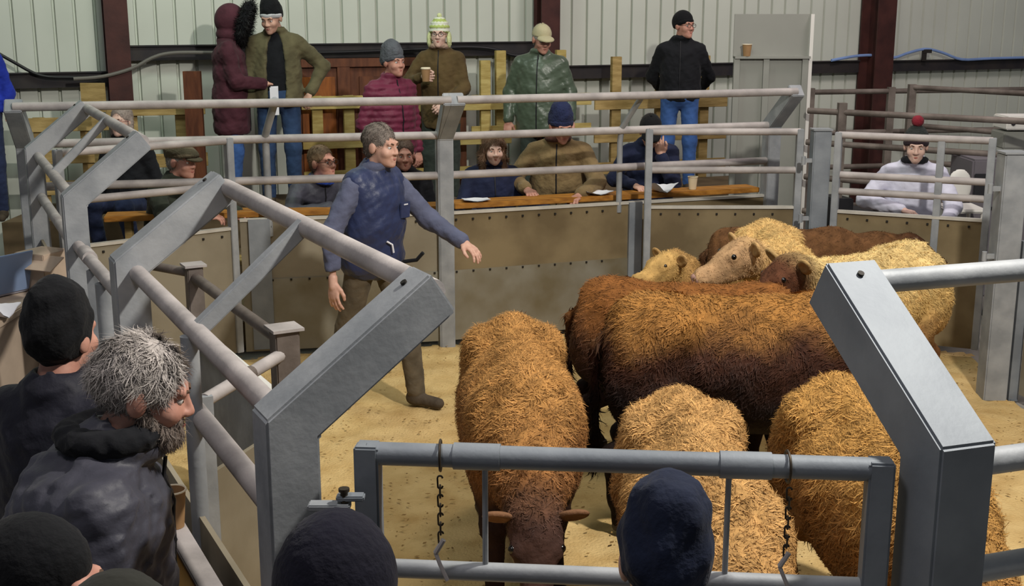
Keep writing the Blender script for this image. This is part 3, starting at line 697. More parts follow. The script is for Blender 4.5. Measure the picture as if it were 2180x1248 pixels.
    for x in (-1, 1):
        f = step * x
        for y in (0.46 + f * 1.6, -0.55 - f):
            Hf = Sdf(0.01); Hf.M = M; Hf.ell((x * 0.143, y, 0.03), (0.056, 0.074, 0.055)); Hf.plane((0, 0, 0.002), (0, 0, -1)); Hf.plane((0, 0, 0.055), (0, 0, 1))
            a_, b_ = Hf.mesh(0.012 * s); np_mesh('hoof', [(a_, b_)], hoof_m, t)
    Tl = Sdf(0.03); Tl.M = M; Tl.chain([(0, -0.60, 0.99), (tail_side * .3, -0.74, 0.86), (tail_side, -0.74, 0.6), (tail_side, -0.73, 0.42)], [0.035, 0.026, 0.02, 0.018]); Tl.ell((tail_side, -0.735, 0.34), (0.04, 0.04, 0.1))
    tv, tq = Tl.mesh(0.012 * s); c_ = colfn(tv); to = np_mesh('tail', [(tv, tq)], hide, t, c_ * 0.8)
    hv, hq, hc = strands(tv, tq, 500, 0.06 * s, 0.008 * s, (0, 0, -1), 0.4, 0.8, 3, None, lambda P: colfn(P) * 0.7, hseed + 3)
    np_mesh('tail_hair', [(hv, hq)], hair_m, to, hc, kind='stuff')
    return t
def uv_sphere(m, c, r, nu=12, nv=8, sc=(1, 1, 1)):
    c = Vector(c); V = [c + Vector((0, 0, r * sc[2]))]; Fc = []
    for i in range(1, nv):
        for k in range(nu):
            p = math.pi * i / nv; a = 2 * math.pi * k / nu; V.append(c + Vector((r * sc[0] * math.sin(p) * math.cos(a), r * sc[1] * math.sin(p) * math.sin(a), r * sc[2] * math.cos(p))))
    V.append(c - Vector((0, 0, r * sc[2])))
    for k in range(nu): Fc.append((0, 1 + k, 1 + (k + 1) % nu))
    for i in range(nv - 2):
        for k in range(nu): a = 1 + i * nu + k; b = 1 + i * nu + (k + 1) % nu; Fc.append((a, a + nu, b + nu, b))
    e = len(V) - 1
    for k in range(nu): Fc.append((e, e - nu + (k + 1) % nu, e - nu + k))
    m.add(V, Fc)
R180 = math.pi
# near row, heads towards the camera
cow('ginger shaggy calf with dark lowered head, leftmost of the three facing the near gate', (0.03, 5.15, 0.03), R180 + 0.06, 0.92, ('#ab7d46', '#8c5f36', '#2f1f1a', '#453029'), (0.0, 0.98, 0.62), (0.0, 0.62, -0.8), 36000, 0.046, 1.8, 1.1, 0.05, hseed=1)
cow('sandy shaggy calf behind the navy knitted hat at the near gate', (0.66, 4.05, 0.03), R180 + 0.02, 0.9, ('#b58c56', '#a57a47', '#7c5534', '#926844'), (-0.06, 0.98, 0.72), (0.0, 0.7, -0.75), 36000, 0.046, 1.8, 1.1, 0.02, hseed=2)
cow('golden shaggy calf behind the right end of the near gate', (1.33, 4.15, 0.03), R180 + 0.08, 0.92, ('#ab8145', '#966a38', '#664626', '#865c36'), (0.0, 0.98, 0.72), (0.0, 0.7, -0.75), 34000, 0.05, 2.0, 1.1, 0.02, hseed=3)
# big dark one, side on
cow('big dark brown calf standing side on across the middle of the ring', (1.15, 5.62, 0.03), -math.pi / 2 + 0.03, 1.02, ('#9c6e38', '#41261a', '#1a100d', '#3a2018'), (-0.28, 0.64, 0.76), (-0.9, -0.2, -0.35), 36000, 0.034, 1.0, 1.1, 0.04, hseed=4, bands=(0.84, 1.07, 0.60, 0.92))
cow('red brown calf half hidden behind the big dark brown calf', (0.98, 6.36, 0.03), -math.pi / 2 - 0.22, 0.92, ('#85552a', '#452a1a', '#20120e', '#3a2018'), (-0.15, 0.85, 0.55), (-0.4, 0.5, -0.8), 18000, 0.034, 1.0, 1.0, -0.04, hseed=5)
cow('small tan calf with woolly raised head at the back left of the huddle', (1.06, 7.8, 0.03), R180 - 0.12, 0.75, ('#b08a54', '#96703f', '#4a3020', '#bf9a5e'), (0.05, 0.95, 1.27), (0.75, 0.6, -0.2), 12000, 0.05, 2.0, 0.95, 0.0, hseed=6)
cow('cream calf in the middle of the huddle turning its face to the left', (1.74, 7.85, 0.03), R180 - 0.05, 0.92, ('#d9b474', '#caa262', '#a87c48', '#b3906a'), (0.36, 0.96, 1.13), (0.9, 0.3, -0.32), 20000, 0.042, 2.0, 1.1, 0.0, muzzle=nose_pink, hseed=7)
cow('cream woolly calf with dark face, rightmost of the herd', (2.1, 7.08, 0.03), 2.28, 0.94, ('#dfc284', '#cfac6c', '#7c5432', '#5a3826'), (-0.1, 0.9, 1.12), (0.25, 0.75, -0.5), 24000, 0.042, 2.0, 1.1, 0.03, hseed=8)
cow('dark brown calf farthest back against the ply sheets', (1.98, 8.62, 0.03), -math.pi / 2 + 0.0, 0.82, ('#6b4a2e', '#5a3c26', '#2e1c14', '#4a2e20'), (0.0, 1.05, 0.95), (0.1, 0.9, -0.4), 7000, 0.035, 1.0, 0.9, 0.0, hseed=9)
# ================================================================== PEOPLE
def skin_mat(key, col, col2): return mat(key, col, 0.55, 0, 0, 25, col2, 0.05, 60, None, 0.35, 3)
skin1 = skin_mat('skin_fair', '#cda491', '#c0937f'); skin2 = skin_mat('skin_ruddy', '#c49280', '#b47f6e'); skin3 = skin_mat('skin_pale', '#d6b5a6', '#caa595')
lip_m = mat('lips', '#a9645a', 0.5); sclera = mat('eye_white', '#cfc8c2', 0.3); brow_m = mat('brow_hair', '#5a4638', 0.8)
glass_m = mat('spectacle_rim', '#3a2c2a', 0.4); hairs = mat('human_hair', None, 0.6, 0, 0, 1, None, 0, 1, None, 0.3, attr=True)
boot_m = mat('muddy_boot', '#4a4034', 0.8, 0, 0.25, 14, None, 0.3, 30)
def hand_mesh(wrist, fdir, up, side, curl=0.5, s=1.0, h=0.0048):
    d, sd, u = frame_from(fdir, up); R = Matrix((sd, d, u)).transposed().to_4x4()
    S = Sdf(0.012); S.M = Matrix.Translation(wrist) @ R @ Matrix.Scale(s, 4)
    S.cap((0, -0.03, 0), (0, 0.02, 0), 0.027, 0.026).ell((0, 0.055, 0), (0.041, 0.05, 0.016))
    tx = side   # thumb side (+1 => +x)
    for i, (fx_, ln) in enumerate(zip((0.030, 0.010, -0.010, -0.029), (0.070, 0.080, 0.074, 0.056))):
        p = Vector((fx_ * tx, 0.092 - 0.004 * abs(i - 1), 0)); a = 0.1; pts = [Vector((fx_ * tx, 0.06, 0)), p]
        for q in range(3):
            a += curl * (0.75, 0.95, 0.7)[q]; L = ln * (0.45, 0.32, 0.23)[q]; p = p + Vector((fx_ * tx * 0.12, math.cos(a) * L, -math.sin(a) * L)); pts.append(p)
        S.chain(pts, [0.0105, 0.0098, 0.009, 0.0085, 0.0075], k=0.004)
    S.chain([Vector((0.018 * tx, 0.012, -0.004)), Vector((0.046 * tx, 0.045, -0.012)), Vector((0.058 * tx, 0.075, -0.018 - 0.015 * curl)), Vector((0.058 * tx - 0.012 * tx * curl, 0.098, -0.022 - 0.03 * curl))], [0.016, 0.0125, 0.0105, 0.009], k=0.006)
    return S.mesh(h)
def person(label, loc, ang, s=1.0, skin=skin1, seated=False, lean=0.0, turn=0.0, bulk=1.0, head=(0.0, 0.0, 0.0), armL=None, armR=None, handL=None, handR=None,
           top=None, topkind='jacket', hem=0.0, puffer=0.0, legs=None, shoes=boot_m, hat=None, hair=None, glasses=None, legpose=None, beard=None, scarf=None, inner=None, h=0.012, hh=0.0072, legs_on=True, face=True, folds=1.0, collar=0.012, gloves=None, name='person', cat='person', extra=None, hair_len=None, zipm=mat('dark_zip', '#1c1c20', 0.5)):
    """local frame: faces +Y, x to the person's right, z up. arm = (upper arm vector, forearm vector); side x=-1 left, +1 right"""
    base = Matrix.Translation(loc) @ rotz(ang) @ Matrix.Scale(s, 4)
    t = thing(name, label, cat, loc)
    hz = 0.47 if seated else 0.92
    T = base @ Matrix.Translation((0, 0, hz)) @ rotz(turn) @ Matrix.Rotation(-lean, 4, 'X')        # torso frame, origin at pelvis
    sh = {x: T @ Vector((x * 0.172 * (0.5 + 0.5 * bulk), 0.0, 0.447)) for x in (-1, 1)}
    neck = T @ Vector((0, 0.005, 0.535))
    HB = T @ Matrix.Translation((0, 0.02, 0.56)) @ Matrix.Rotation(lean * 0.75, 4, 'X')
    yaw, pit, rol = head
    MH = HB @ rotz(yaw) @ Matrix.Rotation(-pit, 4, 'X') @ Matrix.Rotation(rol, 4, 'Y') @ Matrix.Translation((0, 0.03, 0.115))
    arms = {}
    for x, a in ((-1, armL), (1, armR)):
        if a is None: a = ((x * 0.07, -0.03, -0.28), (-x * 0.01, 0.07, -0.24))
        e = sh[x] + (T.to_3x3() @ Vector(a[0])); w_ = e + (T.to_3x3() @ Vector(a[1])); arms[x] = (e, w_)
    # ---------------- body (skin): head, neck, hands, inner trunk and limbs
    S = Sdf(0.02); S.M = MH
    S.ell((0, -0.015, 0.035), (0.076, 0.097, 0.088)).ell((0, 0.028, -0.03), (0.063, 0.07, 0.085)).ell((0, 0.05, -0.083), (0.046, 0.045, 0.036))
    for x in (-1, 1):
        S.ell((x * 0.036, 0.066, -0.032), (0.028, 0.026, 0.026)); S.ell((x * 0.032, 0.107, 0.002), (0.017, 0.014, 0.009), op='s', k=0.012)
        S.ell((x * 0.079, -0.008, -0.008), (0.012, 0.024, 0.034), k=0.01); S.ell((x * 0.012, 0.102, -0.034), (0.010, 0.012, 0.009), k=0.008)
    S.cap((-0.036, 0.085, 0.022), (0.036, 0.085, 0.022), 0.013).cap((0, 0.092, 0.012), (0, 0.113, -0.03), 0.008, 0.0105, k=0.012)
    S.cap((-0.019, 0.094, -0.061), (0.019, 0.094, -0.061), 0.007, k=0.008).cap((-0.016, 0.093, -0.074), (0.016, 0.093, -0.074), 0.0075, k=0.008)
    S.ell((0, 0.082, -0.101), (0.022, 0.02, 0.018)); S.ell((0, 0.104, -0.0675), (0.022, 0.012, 0.0022), op='s', k=0.003)
    S.cap((0, -0.02, -0.07), MH.inverted() @ neck, 0.055, 0.062)
    parts = [S.mesh(hh * s)]
    B = Sdf(0.03); B.M = T; B.ell((0, 0, 0.25), (0.12, 0.08, 0.3)); B.M = Matrix.Identity(4)
    for x in (-1, 1):
        e, w_ = arms[x]; B.cap(T @ Vector((0, 0, .45)), sh[x], 0.05 * s); B.cap(sh[x], e, 0.035 * s, 0.032 * s); B.cap(e, w_, 0.03 * s, 0.024 * s)
    # legs
    hipo = 0.095
    LG = {}
    for x in (-1, 1):
        hip = base @ Vector((x * hipo, 0, hz - 0.02))
        if legpose: k_, a_ = legpose[x]
        elif seated: k_, a_ = (x * 0.05, 0.37, 0.03), (x * 0.01, -0.12, -0.40)
        else: k_, a_ = (x * 0.015, 0.02, -0.42), (0, -0.03, -0.40)
        b3 = base.to_3x3(); kn = hip + b3 @ Vector(k_); an = kn + b3 @ Vector(a_); LG[x] = (hip, kn, an)
        if legs_on: B.cap(hip, kn, 0.05 * s, 0.04 * s); B.cap(kn, an, 0.035 * s, 0.03 * s)
    parts.append(B.mesh(0.03 * s))
    for x, hd in ((-1, handL), (1, handR)):
        if hd is None or hd == 'off': continue
        e, w_ = arms[x]; fd, up, cu = hd; fd = (T.to_3x3() @ Vector(fd)) if fd else (w_ - e); upv = T.to_3x3() @ Vector(up)
        hm = hand_mesh(w_ + (w_ - e).normalized() * 0.02, fd, upv, -x, cu, s)
        if gloves: np_mesh('glove', [hm], gloves, t)
        else: parts.append(hm)
    bd = np_mesh('body', parts, skin, t)
    # ---------------- face details
    if face:
        for x in (-1, 1):
            m = MB(); uv_sphere(m, MH @ Vector((x * 0.032, 0.0805, 0.001)), 0.0125 * s); m.cur = 1
            uv_sphere(m, MH @ Vector((x * 0.032, 0.0885, 0.0)), 0.0058 * s); m.build('eye', [sclera, eye_m], bd)
            m = MB(); m.tube([MH @ Vector((x * 0.016, 0.101, 0.020)), MH @ Vector((x * 0.033, 0.098, 0.026)), MH @ Vector((x * 0.050, 0.084, 0.019))], [0.004 * s, 0.0045 * s, 0.002 * s], 6); m.build('eyebrow', brow_m, bd)
        m = MB(); m.tube([MH @ Vector((-0.022, 0.0925, -0.069)), MH @ Vector((0, 0.102, -0.0665)), MH @ Vector((0.022, 0.0925, -0.069))], [0.002 * s, 0.0058 * s, 0.002 * s], 8); m.build('lips', lip_m, bd)
    if glasses:
        m = MB()
        for x in (-1, 1):
            m.tube([MH @ Vector((x * 0.033 + 0.024 * math.cos(a), 0.112 - 0.2 * abs(x * 0.033 + 0.024 * math.cos(a)) ** 1.4, 0.0 + 0.018 * math.sin(a))) for a in [i * 6.2832 / 16 for i in range(17)]], 0.0022 * s, 6, False)
            m.tube([MH @ Vector((x * 0.057, 0.1, 0.004)), MH @ Vector((x * 0.08, 0.0, 0.006))], 0.0018 * s, 6)
        m.tube([MH @ Vector((-0.01, 0.11, 0.004)), MH @ Vector((0.01, 0.11, 0.004))], 0.002 * s, 6); m.build('spectacles', glasses, t)
    # ---------------- top garment
    J = Sdf(0.055); J.M = T; w_b = bulk
    J.ell((0, 0.0, 0.04), (0.195 * w_b, 0.14 * w_b, 0.17)).ell((0, 0.008, 0.2), (0.192 * w_b, 0.138 * w_b, 0.2)).ell((0, 0.0, 0.36), (0.182 * w_b, 0.135 * (0.4 + 0.6 * w_b), 0.17))
    J.cap((-0.13, -0.005, 0.436), (0.13, -0.005, 0.436), 0.066, k=0.06).cap((-0.12, 0, 0.475), (0, 0, 0.525), 0.045, 0.055).cap((0.12, 0, 0.475), (0, 0, 0.525), 0.045, 0.055).cap((0, 0, 0.45), (0, 0.005, 0.545), 0.085, 0.07, k=0.05)
    if hem < -0.05: J.ell((0, 0.0, hem * 0.5), (0.19 * w_b, 0.15 * w_b, abs(hem) * 0.75 + 0.12))
    if hem < -0.05 and seated: pass
    J.M = Matrix.Identity(4)
    for x in (-1, 1):
        e, w_ = arms[x]; aw = (0.55 + 0.45 * bulk) * s
        J.cap(sh[x], e, 0.064 * aw, 0.058 * aw, k=0.04 * s); J.cap(e, w_, 0.058 * aw, 0.043 * aw, k=0.03 * s); J.cap(w_ - (w_ - e).normalized() * 0.03 * s, w_, 0.047 * aw, 0.047 * aw, k=0.01)
    J.M = T
    if inner is not None: J.ell((0, 0.2, 0.18), (0.085, 0.2, 0.5), op='s', k=0.012)
    J.torus((0, 0.012, 0.545), 0.07, 0.014 + collar, 1.0, 1.05, Matrix.Rotation(0.25, 3, 'X'), k=0.015)
    J.ell((0, 0.018, 0.60), (0.064, 0.066, 0.075), op='s', k=0.01)
    J.plane((0, 0, hem), (0, 0, -1))
    Ti = np.array(T.inverted())
    sd_ = sum(map(ord, label)) % 97
    def disp(P):
        q = np.c_[P, np.ones(len(P))] @ Ti.T
        o = folds * (0.005 * wob(P, 22 / s, sd_) + 0.004 * wob(P * np.array((1, 1, 2.2)), 30 / s, sd_ + 3))
        if puffer: o = o - 0.011 * np.abs(np.sin(q[:, 2] * math.pi / puffer + 0.3 * wob(P, 6))) + 0.006
        return o * s
    J.disp = disp
    top_o = np_mesh(topkind, [J.mesh(h * s)], top, t)
    if inner is None and zipm is not None:
        ys = np.arange(0.32, 0.02, -0.004); zp = []
        for zz in np.linspace(hem + 0.02, 0.53, 14):
            pts = np.array([T @ Vector((0.004, y, zz)) for y in ys], np.float32); d_ = J(pts); ii_ = np.argwhere(d_ < 0)
            if len(ii_): zp.append(T @ Vector((0.004, ys[ii_[0, 0]] + 0.003, zz)))
        if len(zp) > 3: mz = MB(); mz.tube(zp, 0.0055 * s, 6); mz.build('zip', zipm, top_o)
    if inner is not None:
        I_ = Sdf(0.05); I_.M = T; I_.ell((0, 0.01, 0.05), (0.155, 0.115, 0.16)).ell((0, 0.012, 0.25), (0.155, 0.12, 0.22)).cap((-0.08, 0.01, 0.43), (0.08, 0.01, 0.43), 0.08).cap((0, 0.01, 0.45), (0, 0.02, 0.56), 0.068, 0.06)
        np_mesh('sweater', [I_.mesh(0.016 * s)], inner, t)
    if scarf is not None:
        Sc = Sdf(0.02); Sc.M = T; Sc.torus((0, 0.03, 0.56), 0.068, 0.027, 1.05, 1.1, Matrix.Rotation(0.2, 3, 'X')); Sc.disp = lambda P: 0.005 * wob(P, 60)
        np_mesh('scarf', [Sc.mesh(0.009 * s)], scarf, t)
    # ---------------- trousers and shoes
    if legs is not None and legs_on:
        G = Sdf(0.04); G.M = base; G.ell((0, 0, hz), (0.165 * bulk, 0.13 * bulk, 0.12)); G.M = Matrix.Identity(4)
        for x in (-1, 1):
            hip, kn, an = LG[x]; G.cap(hip, kn, 0.09 * s, 0.072 * s); G.cap(kn, an, 0.07 * s, 0.058 * s, k=0.03)
        G.disp = lambda P: 0.004 * wob(P * np.array((1, 1, 1.6)), 30, sd_) + 0.003 * wob(P, 70, sd_)
        np_mesh('trousers', [G.mesh(0.014 * s)], legs, t)
        for x in (-1, 1):
            hip, kn, an = LG[x]; Fo = Sdf(0.03); b3 = base.to_3x3(); f = lambda v: b3 @ Vector(v)
            Fo.cap(an, an + f((0, 0.0, -0.05)), 0.05 * s, 0.048 * s).cap(an + f((0, -0.03, -0.055)), an + f((x * 0.02, 0.16, -0.065)), 0.04 * s, 0.036 * s)
            Fo.plane(an + f((0, 0, -0.095)), (0, 0, -1)); np_mesh('shoe', [Fo.mesh(0.012 * s)], shoes, t)
    # ---------------- hair
    if hair:
        col, style = hair; Hr = Sdf(0.02); Hr.M = MH
        Hr.ell((0, -0.022, 0.042), (0.084, 0.104, 0.094))
        if style in ('long',):
            Hr.cap((0.07, -0.03, 0.0), (0.085, 0.0, -0.17), 0.035, 0.03).cap((-0.07, -0.03, 0.0), (-0.085, 0.0, -0.17), 0.035, 0.03).cap((0, -0.07, 0.0), (0, -0.07, -0.18), 0.07, 0.05)
        if style == 'bob': Hr.cap((0.07, -0.02, 0.0), (0.08, 0.0, -0.1), 0.03, 0.022).cap((-0.07, -0.02, 0.0), (-0.08, 0.0, -0.1), 0.03, 0.022).cap((0, -0.06, 0.0), (0, -0.06, -0.1), 0.06, 0.05)
        if style == 'short': Hr.ell((0, -0.045, -0.02), (0.074, 0.062, 0.06))
        Hr.ell((0, 0.115, -0.03), (0.064 if style in ('long', 'bob') else 0.074, 0.088, 0.108), op='s', k=0.01)
        if style in ('short', 'wavy'):
            for x in (-1, 1): Hr.ell((x * 0.09, 0.02, -0.045), (0.03, 0.05, 0.055), op='s')
        Hr.disp = lambda P: 0.003 * wob(P, 70 / s, sd_)
        hv, hq = Hr.mesh(hh * s); c = np.array(lin(col)); np_mesh('hair', [(hv, hq)], hairs, t, np.tile(c, (len(hv), 1)) * (1 + 0.25 * wob(hv, 90)[:, None]))
        n_ = 14000 if hair_len else 1600
        fl = lambda P: np.array(MH.to_3x3() @ Vector((0.15, 0.2 if style == 'short' else -0.1, -0.6)))[None, :] + (1.1 if hair_len else 0.6) * np.stack([wob(P, 22, 1), wob(P, 22, 4), wob(P, 22, 7)], 1)
        sv, sq, sc_ = strands(hv, hq, n_, (hair_len or 0.03) * s, (0.0042 if hair_len else 0.0035) * s, fl, 0.24 if hair_len else 0.4, 1.0 if hair_len else 1.1, 5, None, lambda P: np.tile(c, (len(P), 1)), 5, 0.12 if hair_len else 0.3)
        np_mesh('hair_locks', [(sv, sq)], hairs, t, sc_, kind='stuff')
    if beard:
        Bd = Sdf(0.02); Bd.M = MH; Bd.ell((0, 0.055, -0.095), (0.058, 0.055, 0.045)).cap((0.06, 0.01, -0.04), (0.045, 0.06, -0.085), 0.018, 0.022).cap((-0.06, 0.01, -0.04), (-0.045, 0.06, -0.085), 0.018, 0.022).cap((-0.03, 0.09, -0.055), (0.03, 0.09, -0.055), 0.011)
        Bd.ell((0, 0.115, -0.068), (0.02, 0.02, 0.007), op='s', k=0.004); bv, bq = Bd.mesh(0.006 * s); c = np.array(lin(beard)); np_mesh('beard', [(bv, bq)], hairs, t, np.tile(c, (len(bv), 1)) * (1 + 0.25 * wob(bv, 90)[:, None]))
        sv, sq, sc_ = strands(bv, bq, 2500, 0.025 * s, 0.003 * s, np.array((0, 0, -1.0)), 0.4, 0.7, 3, None, lambda P: np.tile(c, (len(P), 1)), 6, 0.4); np_mesh('beard_hair', [(sv, sq)], hairs, t, sc_, kind='stuff')
    # ---------------- hats
    if hat: make_hat(t, MH, s, hat, sd_)
    return dict(t=t, T=T, MH=MH, arms=arms, base=base, neck=neck)
def knit(P, MHi, n=70):
    q = np.c_[P, np.ones(len(P))] @ MHi.T; return 0.0011 * np.sin(np.arctan2(q[:, 0], q[:, 1]) * n)
def make_hat(t, MH, s, hat, sd_):
    kind, m1 = hat[0], hat[1]; MHi = np.array(MH.inverted()); Ht = Sdf(0.015); Ht.M = MH; hres = 0.0075 * s
    if kind == 'beanie':
        tall = hat[3] if len(hat) > 3 else 0.0; lo = hat[4] if len(hat) > 4 else 0.028
        Ht.ell((0, -0.018, 0.045), (0.089, 0.109, 0.103 + tall)); Ht.ell((0, -0.03, 0.03), (0.088, 0.1, 0.1), k=0.02)
        if tall: Ht.ell((0.01, -0.03, 0.11 + tall * .6), (0.06, 0.07, 0.05), k=0.04)
        Ht.plane((0, 0.09, lo), (0, 0.33, -1))
        Ht.disp = lambda P: knit(P, MHi) + (0.003 + 0.12 * tall) * wob(P, 26, sd_) * (tall > 0)
        ho = np_mesh('hat', [Ht.mesh(hres)], m1, t)
        if hat[2]:
            C_ = Sdf(0.01); C_.M = MH; C_.ell((0, -0.018, 0.042), (0.0945, 0.115, 0.108)); C_.plane((0, 0.09, lo - 0.002), (0, 0.33, -1)); C_.plane((0, 0.09, lo + 0.038), (0, -0.33, 1)); C_.disp = lambda P: knit(P, MHi)
            np_mesh('hat_cuff', [C_.mesh(hres)], hat[2], ho)
    elif kind == 'bobble':
        Ht.ell((0, -0.018, 0.045), (0.09, 0.11, 0.11)); Ht.plane((0, 0.09, 0.028), (0, 0.33, -1)); Ht.disp = lambda P: knit(P, MHi); ho = np_mesh('hat', [Ht.mesh(hres)], m1, t)
        C_ = Sdf(0.01); C_.M = MH; C_.ell((0, -0.018, 0.042), (0.095, 0.115, 0.11)); C_.plane((0, 0.09, 0.026), (0, 0.33, -1)); C_.plane((0, 0.09, 0.066), (0, -0.33, 1)); np_mesh('hat_cuff', [C_.mesh(hres)], hat[2], ho)
        B_ = Sdf(0.01); B_.M = MH; B_.ell((0, -0.02, 0.185), (0.045, 0.045, 0.042)); B_.disp = lambda P: 0.006 * wob(P, 160); bv, bq = B_.mesh(hres); np_mesh('pompom', [(bv, bq)], hat[3], ho)
    elif kind == 'cap':
        Ht.ell((0, -0.015, 0.045), (0.088, 0.108, 0.095)); Ht.plane((0, 0.0, 0.028), (0, 0.12, -1)); ho = np_mesh('hat', [Ht.mesh(hres)], m1, t)
        V_ = Sdf(0.01); V_.M = MH; V_.ell((0, 0.10, 0.028), (0.078, 0.088, 0.03)); V_.ell((0, 0.09, 0.005), (0.085, 0.1, 0.034), op='s', k=0.004); V_.plane((0, 0.06, 0), (0, -1, 0)); np_mesh('cap_peak', [V_.mesh(0.0065 * s)], m1, ho)
        K_ = MB(); uv_sphere(K_, MH @ Vector((0, -0.015, 0.141)), 0.009 * s); K_.build('cap_button', m1, ho)
    elif kind == 'flat':
        Ht.ell((0, 0.0, 0.066), (0.105, 0.14, 0.055), Matrix.Rotation(-0.22, 3, 'X')); Ht.ell((0, -0.03, 0.05), (0.09, 0.1, 0.075), k=0.02); Ht.plane((0, 0.0, 0.026), (0, 0.1, -1)); Ht.disp = lambda P: 0.003 * wob(P, 40, 3); ho = np_mesh('hat', [Ht.mesh(hres)], m1, t)
        V_ = Sdf(0.01); V_.M = MH; V_.ell((0, 0.115, 0.026), (0.07, 0.055, 0.014), Matrix.Rotation(-0.2, 3, 'X')); np_mesh('cap_peak', [V_.mesh(0.006 * s)], m1, ho)
    elif kind == 'earflap':
        Ht.ell((0, -0.018, 0.045), (0.094, 0.114, 0.115)); Ht.plane((0, 0.09, 0.03), (0, 0.33, -1)); Ht.disp = lambda P: 0.004 * np.sin(((np.c_[P, np.ones(len(P))] @ MHi.T)[:, 2]) * 160)
        hv, hq = Ht.mesh(hres); q = np.c_[hv, np.ones(len(hv))] @ MHi.T; b = (np.sin(q[:, 2] * 110 + 0.4 * np.sin(np.arctan2(q[:, 0], q[:, 1]) * 14)) > 0.15)[:, None]
        ho = np_mesh('hat', [(hv, hq)], hairs, t, np.where(b, np.array(lin('#a9b968')), np.array(lin('#d9dccb'))))
        for x in (-1, 1):
            E = Sdf(0.02); E.M = MH; E.ell((x * 0.092, 0.0, -0.05), (0.024, 0.05, 0.075)); E.disp = lambda P: 0.006 * wob(P, 130); np_mesh('ear_flap', [E.mesh(hres)], m1, ho)
        B_ = Sdf(0.01); B_.M = MH; B_.ell((0, -0.02, 0.172), (0.024, 0.024, 0.022)); B_.disp = lambda P: 0.004 * wob(P, 200); np_mesh('pompom', [B_.mesh(0.006)], m1, ho)
    elif kind == 'furhood':
        Ht.ell((0, -0.035, 0.025), (0.125, 0.135, 0.145)); Ht.ell((0, -0.03, -0.1), (0.12, 0.12, 0.08)); Ht.ell((0, 0.12, 0.0), (0.085, 0.12, 0.12), op='s'); ho = np_mesh('hood', [Ht.mesh(0.01 * s)], m1, t)
        R_ = Sdf(0.02); R_.M = MH; R_.torus((0, 0.1, 0.01), 0.115, 0.042, 1.0, 1.25, Matrix.Rotation(math.pi / 2 - 0.2, 3, 'X')); rv, rq = R_.mesh(0.012 * s); np_mesh('hood_fur_trim', [(rv, rq)], hat[2], ho)
        sv, sq, sc_ = strands(rv, rq, 2600, 0.05 * s, 0.005 * s, np.array((0, 0.0, -0.4)), 1.0, 0.8, 3, None, lambda P: np.tile(np.array(lin('#0d0c0e')), (len(P), 1)), 4, 0.9); np_mesh('hood_fur', [(sv, sq)], hairs, ho, sc_, kind='stuff')
def cup(label, p, m, r=0.04, hgt=0.1, lid=False):
    t = thing('paper_cup', label, 'cup', p); b = MB(); b.lathe(p, [(r * 0.72, 0), (r * 0.98, hgt), (r * 0.9, hgt), (r * 0.68, 0.012)], 20); b.build('cup_wall', m, t)
    q = MB(); q.tube([Vector(p) + Vector((r * math.cos(a), r * math.sin(a), hgt)) for a in [i * 6.2832 / 20 for i in range(21)]], 0.003, 6, False); q.build('rim', cup_rim, t)
    if lid: q = MB(); q.lathe(Vector(p) + Vector((0, 0, hgt)), [(r * 1.03, -0.004), (r * 1.03, 0.006), (r * 0.9, 0.012), (r * 0.2, 0.012)], 20); q.build('lid', cup_rim, t)
    return t
# ---- materials for clothing
c_maroon = cloth('maroon_coat_cloth', '#4a2730'); c_black = cloth('black_cloth', '#17181c'); c_olive = cloth('olive_jacket_cloth', '#5e5840'); c_jeans = cloth('blue_denim', '#2f4363', bump=0.3)
c_jeans2 = cloth('mid_blue_denim', '#3a5a92', bump=0.3); c_puff = cloth('burgundy_puffer_cloth', '#6b2a40', 0.5, 0.12, 0.3); c_green = cloth('waxed_green_cloth', '#4d5a4a', 0.35, 0.1, 0.3, 12, 0.5)
c_olive2 = cloth('brown_olive_coat_cloth', '#57472c'); c_grey = cloth('grey_knit', '#55585e', bump=0.6, bscale=60); c_navy = cloth('navy_cloth', '#20263f'); c_navyk = cloth('navy_knit', '#232a4a', bump=0.6, bscale=70)
c_tan = cloth('tan_fleece', '#7a6748', 0.95, 0.2, 0.5, 30); c_white = cloth('white_coat_cloth', '#cfcfe0', 0.8, 0.06, 0.4); c_char = cloth('charcoal_jacket', '#3a3a44', 0.55, 0.15, 0.5, 10, 0.35)
c_blk2 = cloth('black_knit', '#0e0f12', bump=0.25, bscale=70); c_gilet = cloth('blue_gilet_cloth', '#2a3354', 0.45, 0.15, 0.5, 10, 0.4); c_sleeve = cloth('grey_blue_sleeve', '#565a70', 0.7, 0.12)
c_tweed = cloth('tweed_cap', '#5f5644', 0.95, 0.25, 0.6, 80); c_beige = cloth('beige_cap', '#b5ad8c', 0.9, 0.06); c_lime = cloth('cream_flap', '#c9cf9c', 0.95); c_blue = cloth('bright_blue_coat', '#2436a0'); c_dkgreen = cloth('dark_green_trouser', '#333b36')
c_red = cloth('red_pompom', '#7a2430', 0.95); c_scarf = cloth('beige_scarf', '#a68d7c', 0.95); c_mud = cloth('muddy_trouser', '#5a5040', 0.9, 0.25); c_darkjean = cloth('dark_denim', '#2a3350')
c_stripe = cloth('white_stripe_knit', '#c9c9cc', 0.9); c_olivehat = cloth('dark_olive_hood', '#2a2a25', 0.9)
def stand(label, px, Y, z, **k): return person(label, (xat(px, Y, z + 1.2), Y, z), **k)
Z3, Z2, Z1 = 0.76, 0.48, 0.20
